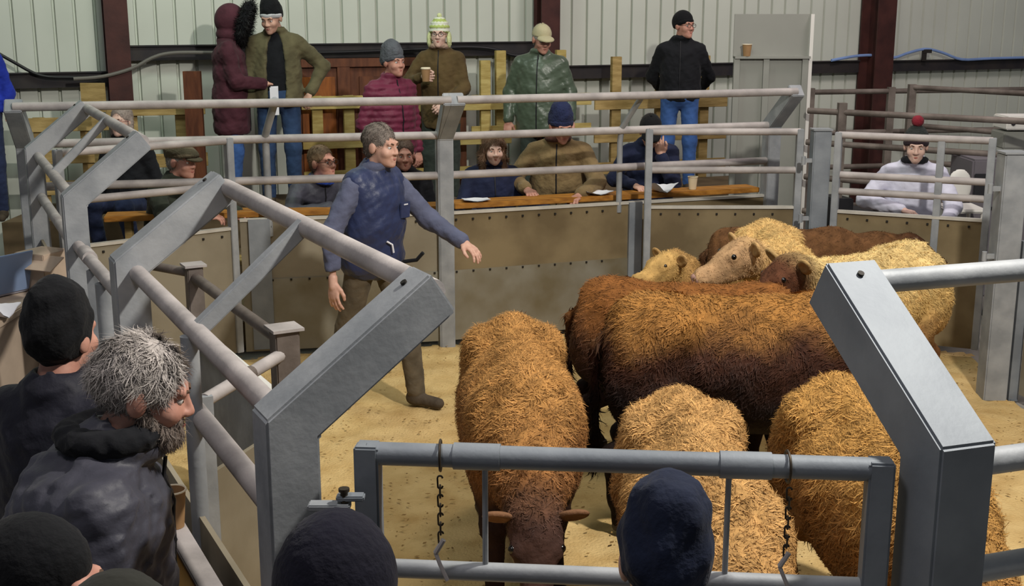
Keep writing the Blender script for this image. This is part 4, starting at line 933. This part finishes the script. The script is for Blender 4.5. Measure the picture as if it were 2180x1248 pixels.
# ---- standing at the back
stand('person in a bright blue coat at the left edge of the stand', -52, 10.4, 0.72, ang=math.pi + 0.2, s=0.98, top=c_blue, legs=c_darkjean, hair=('#3a2c22', 'short'), hh=0.01)
mw = stand('person in a long maroon coat with black fur-trimmed hood holding paper', 488, 10.85, Z3, ang=-math.pi / 2 + 0.2, s=1.0, bulk=1.08, top=c_maroon, topkind='coat', hem=-0.28, puffer=0.16, legs=c_jeans2, hat=('furhood', c_maroon, c_black), head=(-0.2, 0.1, 0),
      armL=((-0.05, 0.1, -0.27), (0.14, 0.2, -0.06)), armR=((0.05, 0.06, -0.27), (-0.12, 0.22, -0.02)), handL=(None, (0, 0, 1), 0.8), handR=(None, (0, 0, 1), 0.8))
stand('person in an open olive jacket and black striped hat looking down, hand on hip', 590, 10.95, Z3, ang=math.pi + 0.1, s=1.04, bulk=1.1, top=c_olive, hem=-0.08, inner=c_black, legs=c_jeans, hat=('beanie', c_blk2, c_stripe, 0.02), head=(-0.35, 0.35, 0),
      armL=((-0.2, -0.08, -0.2), (0.1, 0.12, -0.2)), armR=((0.06, 0.0, -0.28), (0.0, 0.1, -0.22)), handL=(None, (0, 0, 1), 0.7))
stand('person in a burgundy quilted puffer jacket and grey beanie', 832, 10.35, Z2, ang=math.pi + 0.75, s=0.98, bulk=1.2, top=c_puff, puffer=0.055, hem=-0.12, legs=c_darkjean, hat=('beanie', c_grey, c_grey, 0.035), head=(0.0, 0.0, 0), skin=skin2,
      armR=((0.08, -0.02, -0.28), (-0.02, 0.1, -0.24)), handL=(None, (0, 1, 0), 0.6), handR=(None, (0, 1, 0), 0.6))
ear = stand('person in an olive coat and lime striped earflap hat holding a cup', 938, 11.1, Z3 - 0.02, ang=math.pi - 0.1, s=0.95, bulk=0.98, top=c_olive2, topkind='coat', hem=-0.2, legs=c_dkgreen, hat=('earflap', c_lime), scarf=c_scarf, glasses=glass_m, face=True,
      armR=((0.14, 0.06, -0.22), (-0.16, 0.16, 0.06)), armL=((-0.06, 0.05, -0.27), (0.14, 0.2, -0.12)), handR=((-0.6, 0.5, 0.0), (1, 0.4, 0.0), 1.0), handL=(None, (0, 1, 0), 0.7), skin=skin3)
stand('person in a waxed dark green coat and beige peaked cap', 1150, 11.45, 0.62, ang=math.pi - 0.2, s=1.0, bulk=1.2, top=c_green, topkind='coat', hem=-0.2, legs=c_dkgreen, hat=('cap', c_beige), hair=('#a8a49c', 'short'), head=(0.5, 0.25, 0), skin=skin2,
      armL=((-0.09, -0.02, -0.27), (-0.02, 0.1, -0.22)), armR=((0.10, -0.02, -0.27), (0.0, 0.08, -0.24)), handL=(None, (0, 1, 0), 0.6), handR=(None, (0, 1, 0), 0.6), folds=1.0)
stand('person in a black fleece, black beanie and jeans, hands behind back', 1449, 11.95, 0.74, ang=math.pi - 0.15, s=0.99, bulk=1.05, top=c_black, topkind='fleece', hem=-0.05, legs=c_jeans2, hat=('beanie', c_blk2, c_blk2), glasses=glass_m, head=(0.75, 0.0, 0),
      armL=((-0.1, -0.1, -0.26), (0.1, -0.14, -0.16)), armR=((0.1, -0.1, -0.26), (-0.1, -0.14, -0.16)), skin=skin2)
hpw = mw['arms'][1][1] + Vector((0.1, -0.02, -0.02)); m = MB(); m.box(hpw + Vector((0.0, 0, -0.13)), (0.075, 0.004, 0.24), Matrix.Rotation(0.5, 3, 'Z')); m.box(hpw + Vector((0.004, 0.006, -0.12)), (0.07, 0.004, 0.24), Matrix.Rotation(0.6, 3, 'Z')); tag(m.build('folded_paper', paper), 'folded white paper held by the maroon-coated person', 'paper')
# ---- seated along the counter
def sit(label, px, Y, z=Z1 + 0.19, **k): return person(label, (xat(px, Y, z + 0.9), Y, z), seated=True, **k)
sit('grey-haired person with glasses in a dark coat behind the left fence corner', 268, 9.75, 0.52, ang=math.pi - 0.2, s=0.95, top=c_black, legs=c_darkjean, hair=('#8d8078', 'bob'), glasses=mat('red_rim', '#8a4a44', 0.4), skin=skin3)
sit('person in a tweed flat cap and dark jacket facing right', 345, 8.75, 0.30, ang=math.pi + 1.1, s=1.0, bulk=1.1, top=cloth('dark_green_jacket', '#34382f'), legs=c_darkjean, lean=0.25, hat=('flat', c_tweed), hair=('#8b8680', 'short'), head=(0.05, 0.0, 0), skin=skin2,
    armL=((-0.1, 0.18, -0.12), (0.05, 0.22, 0.05)), armR=((0.08, 0.18, -0.12), (-0.14, 0.2, 0.06)), handL=(None, (0, 0, 1), 0.6), handR=(None, (0, 0, 1), 0.6))
sit('brown-haired person with glasses leaning gloved arms on the counter', 640, 9.32, 0.26, ang=math.pi + 0.85, s=1.0, bulk=1.12, top=c_char, legs=c_darkjean, lean=0.42, hair=('#6e5a44', 'short'), glasses=glass_m, head=(0.1, -0.2, 0), skin=skin2, gloves=c_black, scarf=cloth('royal_blue_scarf', '#2c4aa8'),
    armL=((-0.1, 0.20, -0.05), (0.08, 0.20, 0.14)), armR=((0.16, 0.16, -0.08), (-0.2, 0.16, 0.12)), handL=(None, (0, 0, 1), 0.5), handR=(None, (0, 0, 1), 0.5))
sit('half hidden seated person in a dark jacket just behind the handler', 856, 9.6, 0.30, ang=math.pi + 0.2, s=0.95, top=c_black, legs=c_darkjean, lean=0.2, hair=('#4a3a30', 'short'), skin=skin2)
sit('long-haired person in a navy jacket seated at the counter', 1045, 9.62, 0.33, ang=math.pi + 0.25, s=0.95, bulk=1.08, top=c_navy, legs=c_darkjean, lean=0.08, hair=('#6e5440', 'long'), hair_len=0.05, head=(-0.05, 0.1, 0), skin=skin3, collar=0.016,
    armL=((-0.1, 0.12, -0.24), (0.12, 0.18, -0.05)), armR=((0.1, 0.12, -0.24), (-0.12, 0.18, -0.05)))
sit('person in a tan fleece and navy knitted hat writing at the counter', 1192, 9.85, 0.40, ang=math.pi - 0.15, s=1.06, bulk=1.18, top=c_tan, legs=c_darkjean, lean=0.18, hat=('beanie', c_navyk, c_navyk, 0.03), head=(0.45, 0.3, 0), skin=skin2, scarf=cloth('brown_snood', '#4a3028'),
    armL=((-0.12, 0.18, -0.18), (0.10, 0.22, -0.02)), armR=((0.14, 0.14, -0.18), (-0.12, 0.22, 0.0)), handL=(None, (0, 0, 1), 0.9), handR=(None, (0, 0, 1), 0.8))
sit('person in a navy jacket and dark cap resting face on hand', 1380, 10.1, 0.42, ang=math.pi - 0.05, s=1.0, bulk=1.1, top=c_navy, legs=c_darkjean, lean=0.22, hat=('cap', c_blk2), hair=('#2e2622', 'short'), head=(0.0, 0.5, 0), skin=skin1,
    armL=((-0.01, 0.22, -0.19), (0.10, -0.01, 0.22)), armR=((0.1, 0.16, -0.17), (-0.14, 0.2, 0.02)), handL=((0.15, -0.05, 0.9), (0.0, 1, 0.2), 0.35), handR=(None, (0, 0, 1), 0.6))
wc = person('person in a white coat and dark bobble hat with red pompom', (xat(1944, 9.3, 1.2), 9.3, 0.34), math.pi - 0.32, 1.0, skin3, seated=True, bulk=1.12, top=c_white, topkind='coat', legs=c_darkjean, lean=0.12, hat=('bobble', cloth('dark_green_knit', '#272c2a', bump=.6, bscale=70), cloth('dark_maroon_knit', '#33262c', bump=.6, bscale=70), c_red), head=(0.05, 0.12, 0), scarf=c_black,
    zipm=None, armL=((-0.12, 0.16, -0.2), (0.04, 0.2, -0.04)), armR=((0.16, 0.1, -0.2), (-0.26, 0.18, -0.01)), handL=(None, (0, 0, 1), 0.9), handR=(None, (0, 0, 1), 0.6))
# ---- the handler in the ring
hp_ = at_z(890, 862, 0.02)
hnd = person('handler in a blue gilet striding with one arm outstretched in the ring', (hp_.x - 0.27, hp_.y + 0.02, 0.03), -math.pi + 0.95, 1.03, skin1, bulk=1.06, top=c_sleeve, topkind='fleece', hem=-0.02, legs=c_mud, hair=('#7a7068', 'short'), hair_len=0.026, head=(0.1, 0.05, 0), lean=0.06,
    armL=((-0.1, 0.2, -0.22), (-0.02, 0.24, -0.1)), armR=((0.16, -0.02, -0.26), (0.03, 0.05, -0.26)), handL=((0.0, 0.8, -0.35), (0, 0.3, 1), 0.35), handR=(None, (1, 0, 0.1), 0.25), h=0.011, hh=0.006,
    legpose={1: ((0.03, -0.1, -0.41), (0.0, -0.16, -0.37)), -1: ((-0.03, 0.16, -0.40), (0, 0.06, -0.41))})
G_s = Sdf(0.05); G_s.M = hnd['T']
G_s.ell((0, 0.0, 0.0), (0.228, 0.172, 0.16)).ell((0, 0.008, 0.2), (0.222, 0.17, 0.22)).ell((0, 0.0, 0.36), (0.215, 0.164, 0.17)).cap((-0.13, -0.005, 0.455), (0.13, -0.005, 0.455), 0.092, k=0.05).cap((0, 0.0, 0.47), (0, 0.012, 0.56), 0.088, 0.078)
G_s.ell((0, 0.02, 0.61), (0.066, 0.07, 0.085), op='s'); G_s.plane((0, 0, -0.12), (0, 0, -1))
for x in (-1, 1): G_s.ell((x * 0.27, -0.01, 0.42), (0.07, 0.1, 0.13), op='s')
G_s.disp = lambda P: 0.005 * wob(P, 22, 4) + 0.004 * wob(P, 48, 9); np_mesh('gilet', [G_s.mesh(0.011)], c_gilet, hnd['t'])
m = MB(); Tm = hnd['T']; R3 = Tm.to_3x3().normalized()
m.box(Tm @ Vector((-0.09, 0.172, 0.30)), (0.09, 0.012, 0.10), R3); m.build('chest_pocket', c_gilet, hnd['t'], bevel=0.004)
m = MB(); m.box(Tm @ Vector((-0.09, 0.179, 0.335)), (0.035, 0.003, 0.007), R3); m.build('pocket_tag', paper, hnd['t'])
m = MB(); m.tube([Tm @ Vector((-0.10, 0.16, -0.02)), Tm @ Vector((-0.13, 0.24, 0.0)), Tm @ Vector((-0.14, 0.28, 0.05))], 0.012, 8); m.build('rope_end', c_black, hnd['t'])
m = MB(); m.tube([Tm @ Vector((0.06, 0.168, 0.13)), Tm @ Vector((0.03, 0.183, 0.11)), Tm @ Vector((0.02, 0.187, 0.06))], 0.006, 6); m.build('zip_cord', paper, hnd['t'])
# ---- foreground spectators
def near(label, px, py, Y, dz=0.0, **k):
    top_ = at_d(px, py, Y); s_ = k.get('s', 1.0); z = top_.z - 1.755 * s_ + dz
    return person(label, (top_.x, Y, z), **k)
gm = near('grey-haired bearded person in a dark padded jacket beside the left fence', 62, 700, 2.74, 0.03, ang=-math.pi / 2 + 0.3, s=1.02, lean=0.3, bulk=1.62, top=c_char, topkind='jacket', hem=-0.15, legs=c_darkjean, hair=('#aaa29c', 'wavy'), beard='#6e625a', head=(-0.1, 0.15, 0), skin=skin2, hh=0.0045, h=0.01, collar=0.03, hair_len=0.045, folds=1.8,
    armR=((0.08, 0.08, -0.28), (-0.02, 0.16, -0.18)), armL=((-0.08, 0.08, -0.28), (0.02, 0.16, -0.18)))
CL = Sdf(0.02); CL.M = gm['T']; CL.torus((0, -0.005, 0.565), 0.088, 0.034, 1.05, 1.1, Matrix.Rotation(0.3, 3, 'X')); CL.disp = lambda P: 0.006 * wob(P, 60); np_mesh('collar', [CL.mesh(0.009)], c_black, gm['t'])
near('person in a black woollen hat and dark jacket at the far left', 98, 597, 3.35, -0.02, ang=-0.35, s=0.98, bulk=1.15, top=cloth('black_navy_jacket', '#1c1c26', 0.6), legs=c_darkjean, hat=('beanie', c_blk2, None, 0.03, -0.03), skin=skin2, face=False, collar=0.02, hh=0.006)
near('person in a black hat at the bottom left corner', 22, 1082, 2.05, ang=-math.pi / 2 - 0.1, s=0.98, top=c_black, legs=c_darkjean, hat=('beanie', c_blk2, None, 0.0, 0.0), skin=skin2, hh=0.005)
near('person in a dark olive hood at the bottom left, only the top showing', 232, 1232, 1.5, ang=0.2, s=0.95, top=c_black, legs=c_darkjean, hat=('beanie', c_olivehat, None, 0.0, 0.0), skin=skin1, face=False)
near('person in a dark blue knitted hat at the foot of the left gate post', 702, 1096, 1.62, ang=0.0, s=0.98, bulk=1.1, top=c_black, legs=c_darkjean, hat=('beanie', cloth('black_blue_knit', '#0f0e1d', bump=0.25, bscale=90), None, 0.0, -0.02), skin=skin1, face=False)
near('person in a slouchy navy knitted hat in front of the near gate', 1430, 1048, 2.12, ang=0.15, s=0.96, bulk=1.0, top=c_black, legs=c_darkjean, hat=('beanie', cloth('slouchy_navy_knit', '#192034', bump=0.25, bscale=70), None, 0.03, -0.03), skin=skin1, face=False)
# ================================================================== OBJECTS ROUND THE RING
# timber counter outside the back fence
def plank(name, label, a, b, z, wd, th, mt, cat='counter', n=3):
    a, b = Vector((*a, z)), Vector((*b, z)); d = (b - a).normalized(); nn = Vector((-d.y, d.x, 0)); t = thing(name, label, cat, (a.x, a.y, 0))
    for i in range(n):
        m = MB(); o = nn * (wd / n) * (i + 0.5); m.beam(a + o, b + o, wd / n - 0.006, th); m.build('plank', mt, t, bevel=0.004)
    k = a.copy(); L = (b - a).length; q = 0.15
    while q < L:
        m = MB(); p = a + d * q + nn * wd * 0.7; m.beam(Vector((p.x, p.y, 0)), Vector((p.x, p.y, z - th / 2)), 0.05, 0.05); m.build('leg', wood, t); q += 1.3
    return t
plank('counter', 'orange varnished timber counter behind the long back fence panel', (-2.85, 8.42), (-0.52, 8.9), 1.04, 0.22, 0.04, wood_o)
plank('counter', 'orange varnished timber counter in front of the seated bidders', (-0.42, 8.93), (2.0, 9.79), 1.05, 0.22, 0.04, wood_o)
# bench seats
plank('bench', 'plain timber bench under the bidders behind the right fence', (-0.2, 9.62), (1.9, 10.15), 0.64, 0.26, 0.04, wood, 'bench', 2)
plank('bench', 'plain timber bench under the bidders behind the left fence', (-3.4, 8.7), (-0.7, 9.4), 0.6, 0.24, 0.04, wood, 'bench', 2)
# papers and cups on the counter
def sheet(name, label, p, sx, sy, rot, curl=0.0, n=6):
    m = MB(); V = []; Fc = []; R = Matrix.Rotation(rot, 3, 'Z')
    for i in range(n + 1):
        for j in range(n + 1):
            u, v = i / n - .5, j / n - .5; V.append(Vector(p) + R @ Vector((u * sx, v * sy, curl * (math.sin(u * 7 + v * 3) * .4 + u * u * 2))))
    for i in range(n):
        for j in range(n): a = i * (n + 1) + j; Fc.append((a, a + n + 1, a + n + 2, a + 1))
    V2 = [q - Vector((0, 0, 0.004)) for q in V]; k = len(V); m.add(V + V2, Fc + [tuple(x + k for x in reversed(f)) for f in Fc]); return tag(m.build(name, paper), label, 'paper')
sheet('sale_catalogue', 'white sale catalogue in front of the long-haired bidder', (-0.27, 9.06, 1.085), 0.2, 0.14, 0.2, 0.01)
sheet('sale_catalogue', 'open white catalogue under the writing hand of the tan fleece bidder', (0.66, 9.4, 1.09), 0.22, 0.16, 0.3, 0.02)
sheet('paper_bundle', 'crumpled white paper bundle in front of the dark-capped bidder', (1.18, 9.55, 1.10), 0.2, 0.17, 0.4, 0.06)
cup('pale takeaway cup standing on the counter at the right', (1.44, 9.68, 1.072), cup_pale, 0.04, 0.1)
e_, w_ = ear['arms'][1]; cup('tan takeaway cup held by the person in the earflap hat', w_ + Vector((0.05, -0.10, -0.03)), cup_tan, 0.042, 0.11, True)
# ---- pallets and door behind the stand
PD = Vector((1, 0.33, 0)).normalized(); PN = Vector((0.33, -1, 0)).normalized()
def pallet(label, x0, x1, Y, zbase, ztops, m_, ups=2, uph=0.0):
    a = Vector((xat(x0, Y, 1.6), Y, 0)); L = (xat(x1, Y, 1.6) - a.x) / PD.x; t = thing('pallet', label, 'pallet', (a.x, a.y, zbase), 'pallets behind the stand')
    R = Matrix((PD, PN, Vector((0, 0, 1)))).transposed()
    for z in ztops:
        m = MB(); m.box(a + PD * L / 2 + PN * 0.05 + Vector((0, 0, z)), (L, 0.025, 0.12), R); m.build('board', m_, t, bevel=0.003)
    z1 = max(ztops) + 0.06 + uph; z0 = zbase
    for i in range(ups):
        f = (i + 0.5) / ups; m = MB(); m.box(a + PD * (L * f) + Vector((0, 0, (z0 + z1) / 2)), (0.1, 0.06, z1 - z0), R); m.build('upright', m_, t, bevel=0.003)
    return t
ZB = 0.76
pallet('weathered pallet leaning behind the fence at the far left', 30, 210, 10.55, ZB, (0.95, 1.22, 1.5), wood)
pallet('weathered pallet between the left column and the maroon coat', 225, 420, 10.75, ZB, (0.9, 1.16, 1.62), wood)
pallet('yellowish pallet between the olive jacket and the burgundy puffer', 640, 770, 11.5, ZB, (0.92, 1.25, 1.62), wood_y)
pallet('pale pallet behind the earflap hat', 870, 1085, 11.75, ZB, (0.92, 1.25, 1.58), wood_y, 2, 0.35)
pallet('yellow pallet with tall uprights behind the waxed coat', 1000, 1260, 12.0, ZB, (0.9, 1.3, 1.6), wood_y, 2, 0.42)
pallet('brown pallet behind the black fleece', 1262, 1560, 12.35, ZB, (0.9, 1.22, 1.55), wood, 3, 0.40)
# wooden partition door
t = thing('wooden_door', 'orange and red brown panelled wooden door on the back wall', 'door', (xat(700, 11.7, 1.8), 11.7, ZB))
a = Vector((xat(640, 11.62, 1.8), 11.62, 0)); R = Matrix((PD, PN, Vector((0, 0, 1)))).transposed()
m = MB(); m.box(a + PD * 0.78 + Vector((0, 0, 1.35)), (1.66, 0.04, 1.3), R); m.build('door_frame', wood_r, t)
m = MB(); m.box(a + PD * 0.16 + PN * 0.03 + Vector((0, 0, 1.3)), (0.32, 0.03, 1.1), R); m.build('door_panel', door_o, t, bevel=0.004)
m = MB(); m.box(a + PD * 0.40 + PN * 0.03 + Vector((0, 0, 1.33)), (0.12, 0.05, 1.3), R); m.build('door_stile', wood_r, t, bevel=0.004)
m = MB(); m.box(a + PD * 0.75 + PN * 0.03 + Vector((0, 0, 1.98)), (1.5, 0.06, 0.08), R); m.build('door_rail', wood_r, t, bevel=0.004)
m = MB(); m.box(a + PD * 0.95 + PN * 0.03 + Vector((0, 0, 1.3)), (0.8, 0.03, 1.1), R); m.build('door_panel', wood_r, t, bevel=0.004)
# grey dark timber upright beside the maroon coat
m = MB(); p = Vector((xat(415, 10.7, 1.5), 10.7, 0)); m.box(p + Vector((0, 0, 1.35)), (0.15, 0.05, 1.2)); m.box(p + Vector((0, 0.03, 1.35)), (0.13, 0.03, 1.2)); tag(m.build('dark_board', wood_r), 'dark upright board standing left of the maroon coat', 'board')
m = MB(); p = Vector((xat(200, 10.35, 1.7), 10.35, 0)); m.box(p + Vector((0, 0, 1.75)), (0.2, 0.03, 0.24)); m.box(p + Vector((0, .02, 1.3)), (0.06, 0.03, 1.1)); tag(m.build('timber_board', wood), 'pale timber board on a stake against the left wall bay', 'board')
# ---- grey steel screen
Ys = 10.75; t = thing('steel_screen', 'tall grey painted steel screen with ledge right of the black fleece', 'screen', (xat(1645, Ys, 1), Ys, 0))
xa, xb = xat(1562, Ys, 2), xat(1722, Ys, 2); zt, zl = at_d(1640, 30, Ys).z, at_d(1640, 122, Ys).z
m = MB(); m.box(((xa + xb) / 2, Ys + 0.05, (zt + zl) / 2), (xb - xa, 0.015, zt - zl)); m.build('upper_panel', grey_sheet, t)
m = MB(); m.box(((xa + xb) / 2, Ys, zl / 2), (xb - xa, 0.015, zl)); m.build('lower_panel', grey_sheet, t)
m = MB(); m.box(((xa + xb) / 2, Ys, zl), (xb - xa, 0.11, 0.02)); m.build('ledge', grey_sheet, t)
for x in (xa + 0.02, (xa + xb) / 2 - 0.05, xb - 0.04):
    m = MB(); m.box((x, Ys - 0.02, zl / 2), (0.05, 0.04, zl - 0.02)); m.build('rib', grey_sheet, t)
m = MB(); m.box((xb + 0.01, Ys + 0.02, zt / 2), (0.03, 0.06, zt)); m.build('edge_post', white_plastic, t)
cup('brown paper cup on the ledge of the grey steel screen', (xat(1590, Ys - .03, 2.1), Ys - 0.03, zl + 0.01), cup_tan, 0.042, 0.1)
# ---- pens beyond the right gate
def pen(label, a, b, zs, zpost, m_=brown_steel, posts=(0, 1)):
    a, b = Vector((*a, 0)), Vector((*b, 0)); t = thing('pen_railing', label, 'railing', a)
    for z in zs: m = MB(); m.tube([v3(a, z), v3(b, z)], 0.026); m.build('rail', m_, t)
    for f in posts: p = a.lerp(b, f); m = MB(); m.beam(v3(p, 0), v3(p, zpost), 0.07, 0.07); m.build('post', m_, t)
    return t
pen('rusty pen railing running right behind the white coat', (2.55, 10.6), (4.3, 9.35), (0.45, 0.75, 1.05, 1.35, 1.62), 1.7, posts=(0.14, 0.95))
pen('far brown pen railing along the wall', (3.0, 12.4), (5.6, 12.9), (0.5, 0.9, 1.25, 1.66), 1.7, posts=(0, 0.33, 1))
pen('second brown pen railing angling towards the right edge', (3.95, 12.2), (5.6, 10.2), (0.6, 1.0, 1.35, 1.72), 1.75, posts=(0, 0.55))
# grey machine cabinet, white box and chair behind the right gate
t = thing('machine_cabinet', 'grey machine cabinet behind the gate at the right edge', 'cabinet', (3.95, 9.6, 0))
m = MB(); m.box((4.02, 9.75, 0.78), (0.85, 0.5, 1.1)); m.build('housing', mat('cabinet_grey', '#6f6a70', 0.5, 0.1, 0.06, 3), t, bevel=0.015)
m = MB(); m.box((3.66, 9.49, 1.12), (0.1, 0.02, 0.2)); m.build('control_panel', dark_plastic, t, bevel=0.006)
m = MB(); m.box((4.02, 9.49, 0.95), (0.6, 0.015, 0.02)); m.build('seam', dark_plastic, t)
t = thing('white_equipment_box', 'white metal equipment box above the grey cabinet', 'box', (4.25, 10.0, 1.35))
m = MB(); m.box((4.22, 10.1, 1.57), (0.42, 0.3, 0.11)); m.build('case', white_plastic, t, bevel=0.01)
m = MB(); m.box((4.25, 10.1, 1.43), (0.5, 0.28, 0.14)); m.build('lower_case', grey_sheet, t, bevel=0.01)
for dx in (-0.2, 0.2): m = MB(); m.lathe((4.22 + dx * .8, 9.945, 1.57), [(0.018, 0), (0.018, 0.008)], 10, Matrix.Rotation(math.pi / 2, 3, 'X')); m.build('knob', dark_plastic, t)
t = thing('white_chair', 'white plastic chair beside the white-coated person', 'chair', (3.5, 9.45, 0))
S = Sdf(0.03); S.ell((3.5, 9.5, 1.12), (0.1, 0.03, 0.14)); V, Q = S.mesh(0.014); np_mesh('backrest', [(V, Q)], white_plastic, t)
m = MB(); m.box((3.45, 9.3, 0.98), (0.3, 0.34, 0.03)); m.build('seat', white_plastic, t, bevel=0.01)
for dx in (-.12, .12):
    for dy in (-.14, .14): m = MB(); m.tube([(3.45 + dx, 9.3 + dy, 0), (3.45 + dx, 9.3 + dy, 0.97)], 0.015); m.build('leg', white_plastic, t)
t = thing('dark_machinery', 'dark cluttered machinery on the floor behind the right gate', 'machinery', (3.0, 10.1, 0))
rr_ = random.Random(5)
for i in range(5):
    m = MB(); m.box((2.8 + 0.22 * i, 10.45 + rr_.uniform(-.1, .1), rr_.uniform(.3, .55)), (0.18, 0.3, rr_.uniform(.5, .9)), Matrix.Rotation(rr_.uniform(-.3, .3), 3, 'Z')); m.build('housing', dark_plastic, t, bevel=0.01)
# stool for white coat
plank('bench', 'low bench under the white-coated person', (3.0, 9.15), (3.45, 9.15), 0.72, 0.3, 0.04, wood, 'bench', 1)
# ---- auctioneer's desk at the left
t = thing('rostrum_desk', 'pale timber rostrum desk at the left edge', 'desk', (-2.85, 5.9, 0))
m = MB(); m.box((-2.85, 5.9, 1.0), (0.8, 1.3, 0.04)); m.build('desktop', card, t, bevel=0.006)
m = MB(); m.box((-2.48, 5.9, 0.5), (0.03, 1.25, 0.96)); m.build('side_panel', card, t)
m = MB(); m.box((-2.85, 5.28, 0.5), (0.76, 0.03, 0.96)); m.build('front_panel', card, t)
t = thing('laptop', 'open laptop with blue grey screen on the rostrum desk', 'laptop', (-2.72, 6.2, 1.03))
lz = 1.025; Rl = Matrix.Rotation(-0.55, 3, 'Z')
m = MB(); m.box(Vector((-2.74, 6.2, lz + 0.009)), (0.24, 0.33, 0.018), Rl); m.build('base', mat('laptop_silver', '#b9b9c6', 0.4, 0.3), t, bevel=0.003)
Rs = Rl @ Matrix.Rotation(0.28, 3, 'Y'); m = MB(); m.box(Vector((-2.74, 6.2, lz + 0.018)) + Rl @ Vector((0.155, 0, 0.1)), (0.012, 0.33, 0.22), Rs); m.build('screen', mat('laptop_screen', '#7f93b4', 0.3), t, bevel=0.003)
m = MB(); m.box(Vector((-2.76, 6.2, lz + 0.02)), (0.16, 0.28, 0.004), Rl); m.build('keyboard', mat('laptop_keys', '#6f7088', 0.5), t)
t = thing('cardboard_box', 'opened cardboard box behind the laptop', 'box', (-2.5, 6.38, 1.02))
m = MB(); m.box((-2.5, 6.38, 1.12), (0.2, 0.2, 0.2), Matrix.Rotation(-.4, 3, 'Z')); m.build('carton', card, t, bevel=0.004)
m = MB(); m.box((-2.45, 6.24, 1.18), (0.2, 0.12, 0.006), Matrix.Rotation(-.4, 3, 'Z') @ Matrix.Rotation(.5, 3, 'X')); m.build('flap', card, t)
sheet('paper_sheet', 'lilac white paper on the rostrum desk behind the black hat', (-2.75, 5.6, 1.028), 0.3, 0.2, 0.4, 0.01)
sheet('paper_sheet', 'white paper draped by the left gate rail', (-2.5, 5.75, 1.05), 0.14, 0.22, 0.9, 0.05)
t = thing('desk_monitor', 'pinkish grey monitor back at the left edge', 'monitor', (-3.02, 6.45, 1.02))
S = Sdf(0.03); S.ell((-3.02, 6.45, 1.27), (0.2, 0.12, 0.2)); S.plane((0, 6.38, 0), (0, -1, 0)); V, Q = S.mesh(0.014); np_mesh('casing', [(V, Q)], mat('pink_grey_plastic', '#8e8288', 0.5), t)
m = MB(); m.box((-2.98, 6.45, 1.06), (0.2, 0.16, 0.08)); m.build('stand', dark_plastic, t)
# ---- near counter and cup left of fence
cA, cB = Vector((*C, 0)) - nCD * 0.14, Vector((*D, 0)) - nCD * 0.14
t = thing('ringside_counter', 'mustard ply ringside counter with pale edge below the bearded person', 'counter', cA)
zc = 1.02; Rc = Matrix((dCD, nCD, Vector((0, 0, 1)))).transposed(); Lc = (cB - cA).length
m = MB(); m.box((cA + cB) / 2 + Vector((0, 0, zc)) - nCD * 0.06, (Lc, 0.13, 0.03), Rc); m.build('counter_board', mat('mustard_ply', '#b07f2e', 0.55, 0, 0.1, 5), t, bevel=0.003)
m = MB(); m.box((cA + cB) / 2 + Vector((0, 0, zc + 0.005)) + nCD * 0.035, (Lc, 0.06, 0.04), Rc); m.build('counter_edge', galv_dust, t, bevel=0.003)
for f in (0.05, 0.5, 0.95):
    m = MB(); p = cA.lerp(cB, f) - nCD * 0.06; m.beam(v3(p, 0), v3(p, zc - 0.015), 0.05, 0.05, dCD); m.build('bracket_leg', galv, t)
cp = cA.lerp(cB, 0.72) + nCD * 0.0; cp = at_z(372, 1118, zc + 0.03); cup('brown paper cup with pale rim on the near counter', Vector((cp.x, cp.y, zc + 0.026)), cup_tan, 0.037, 0.11)
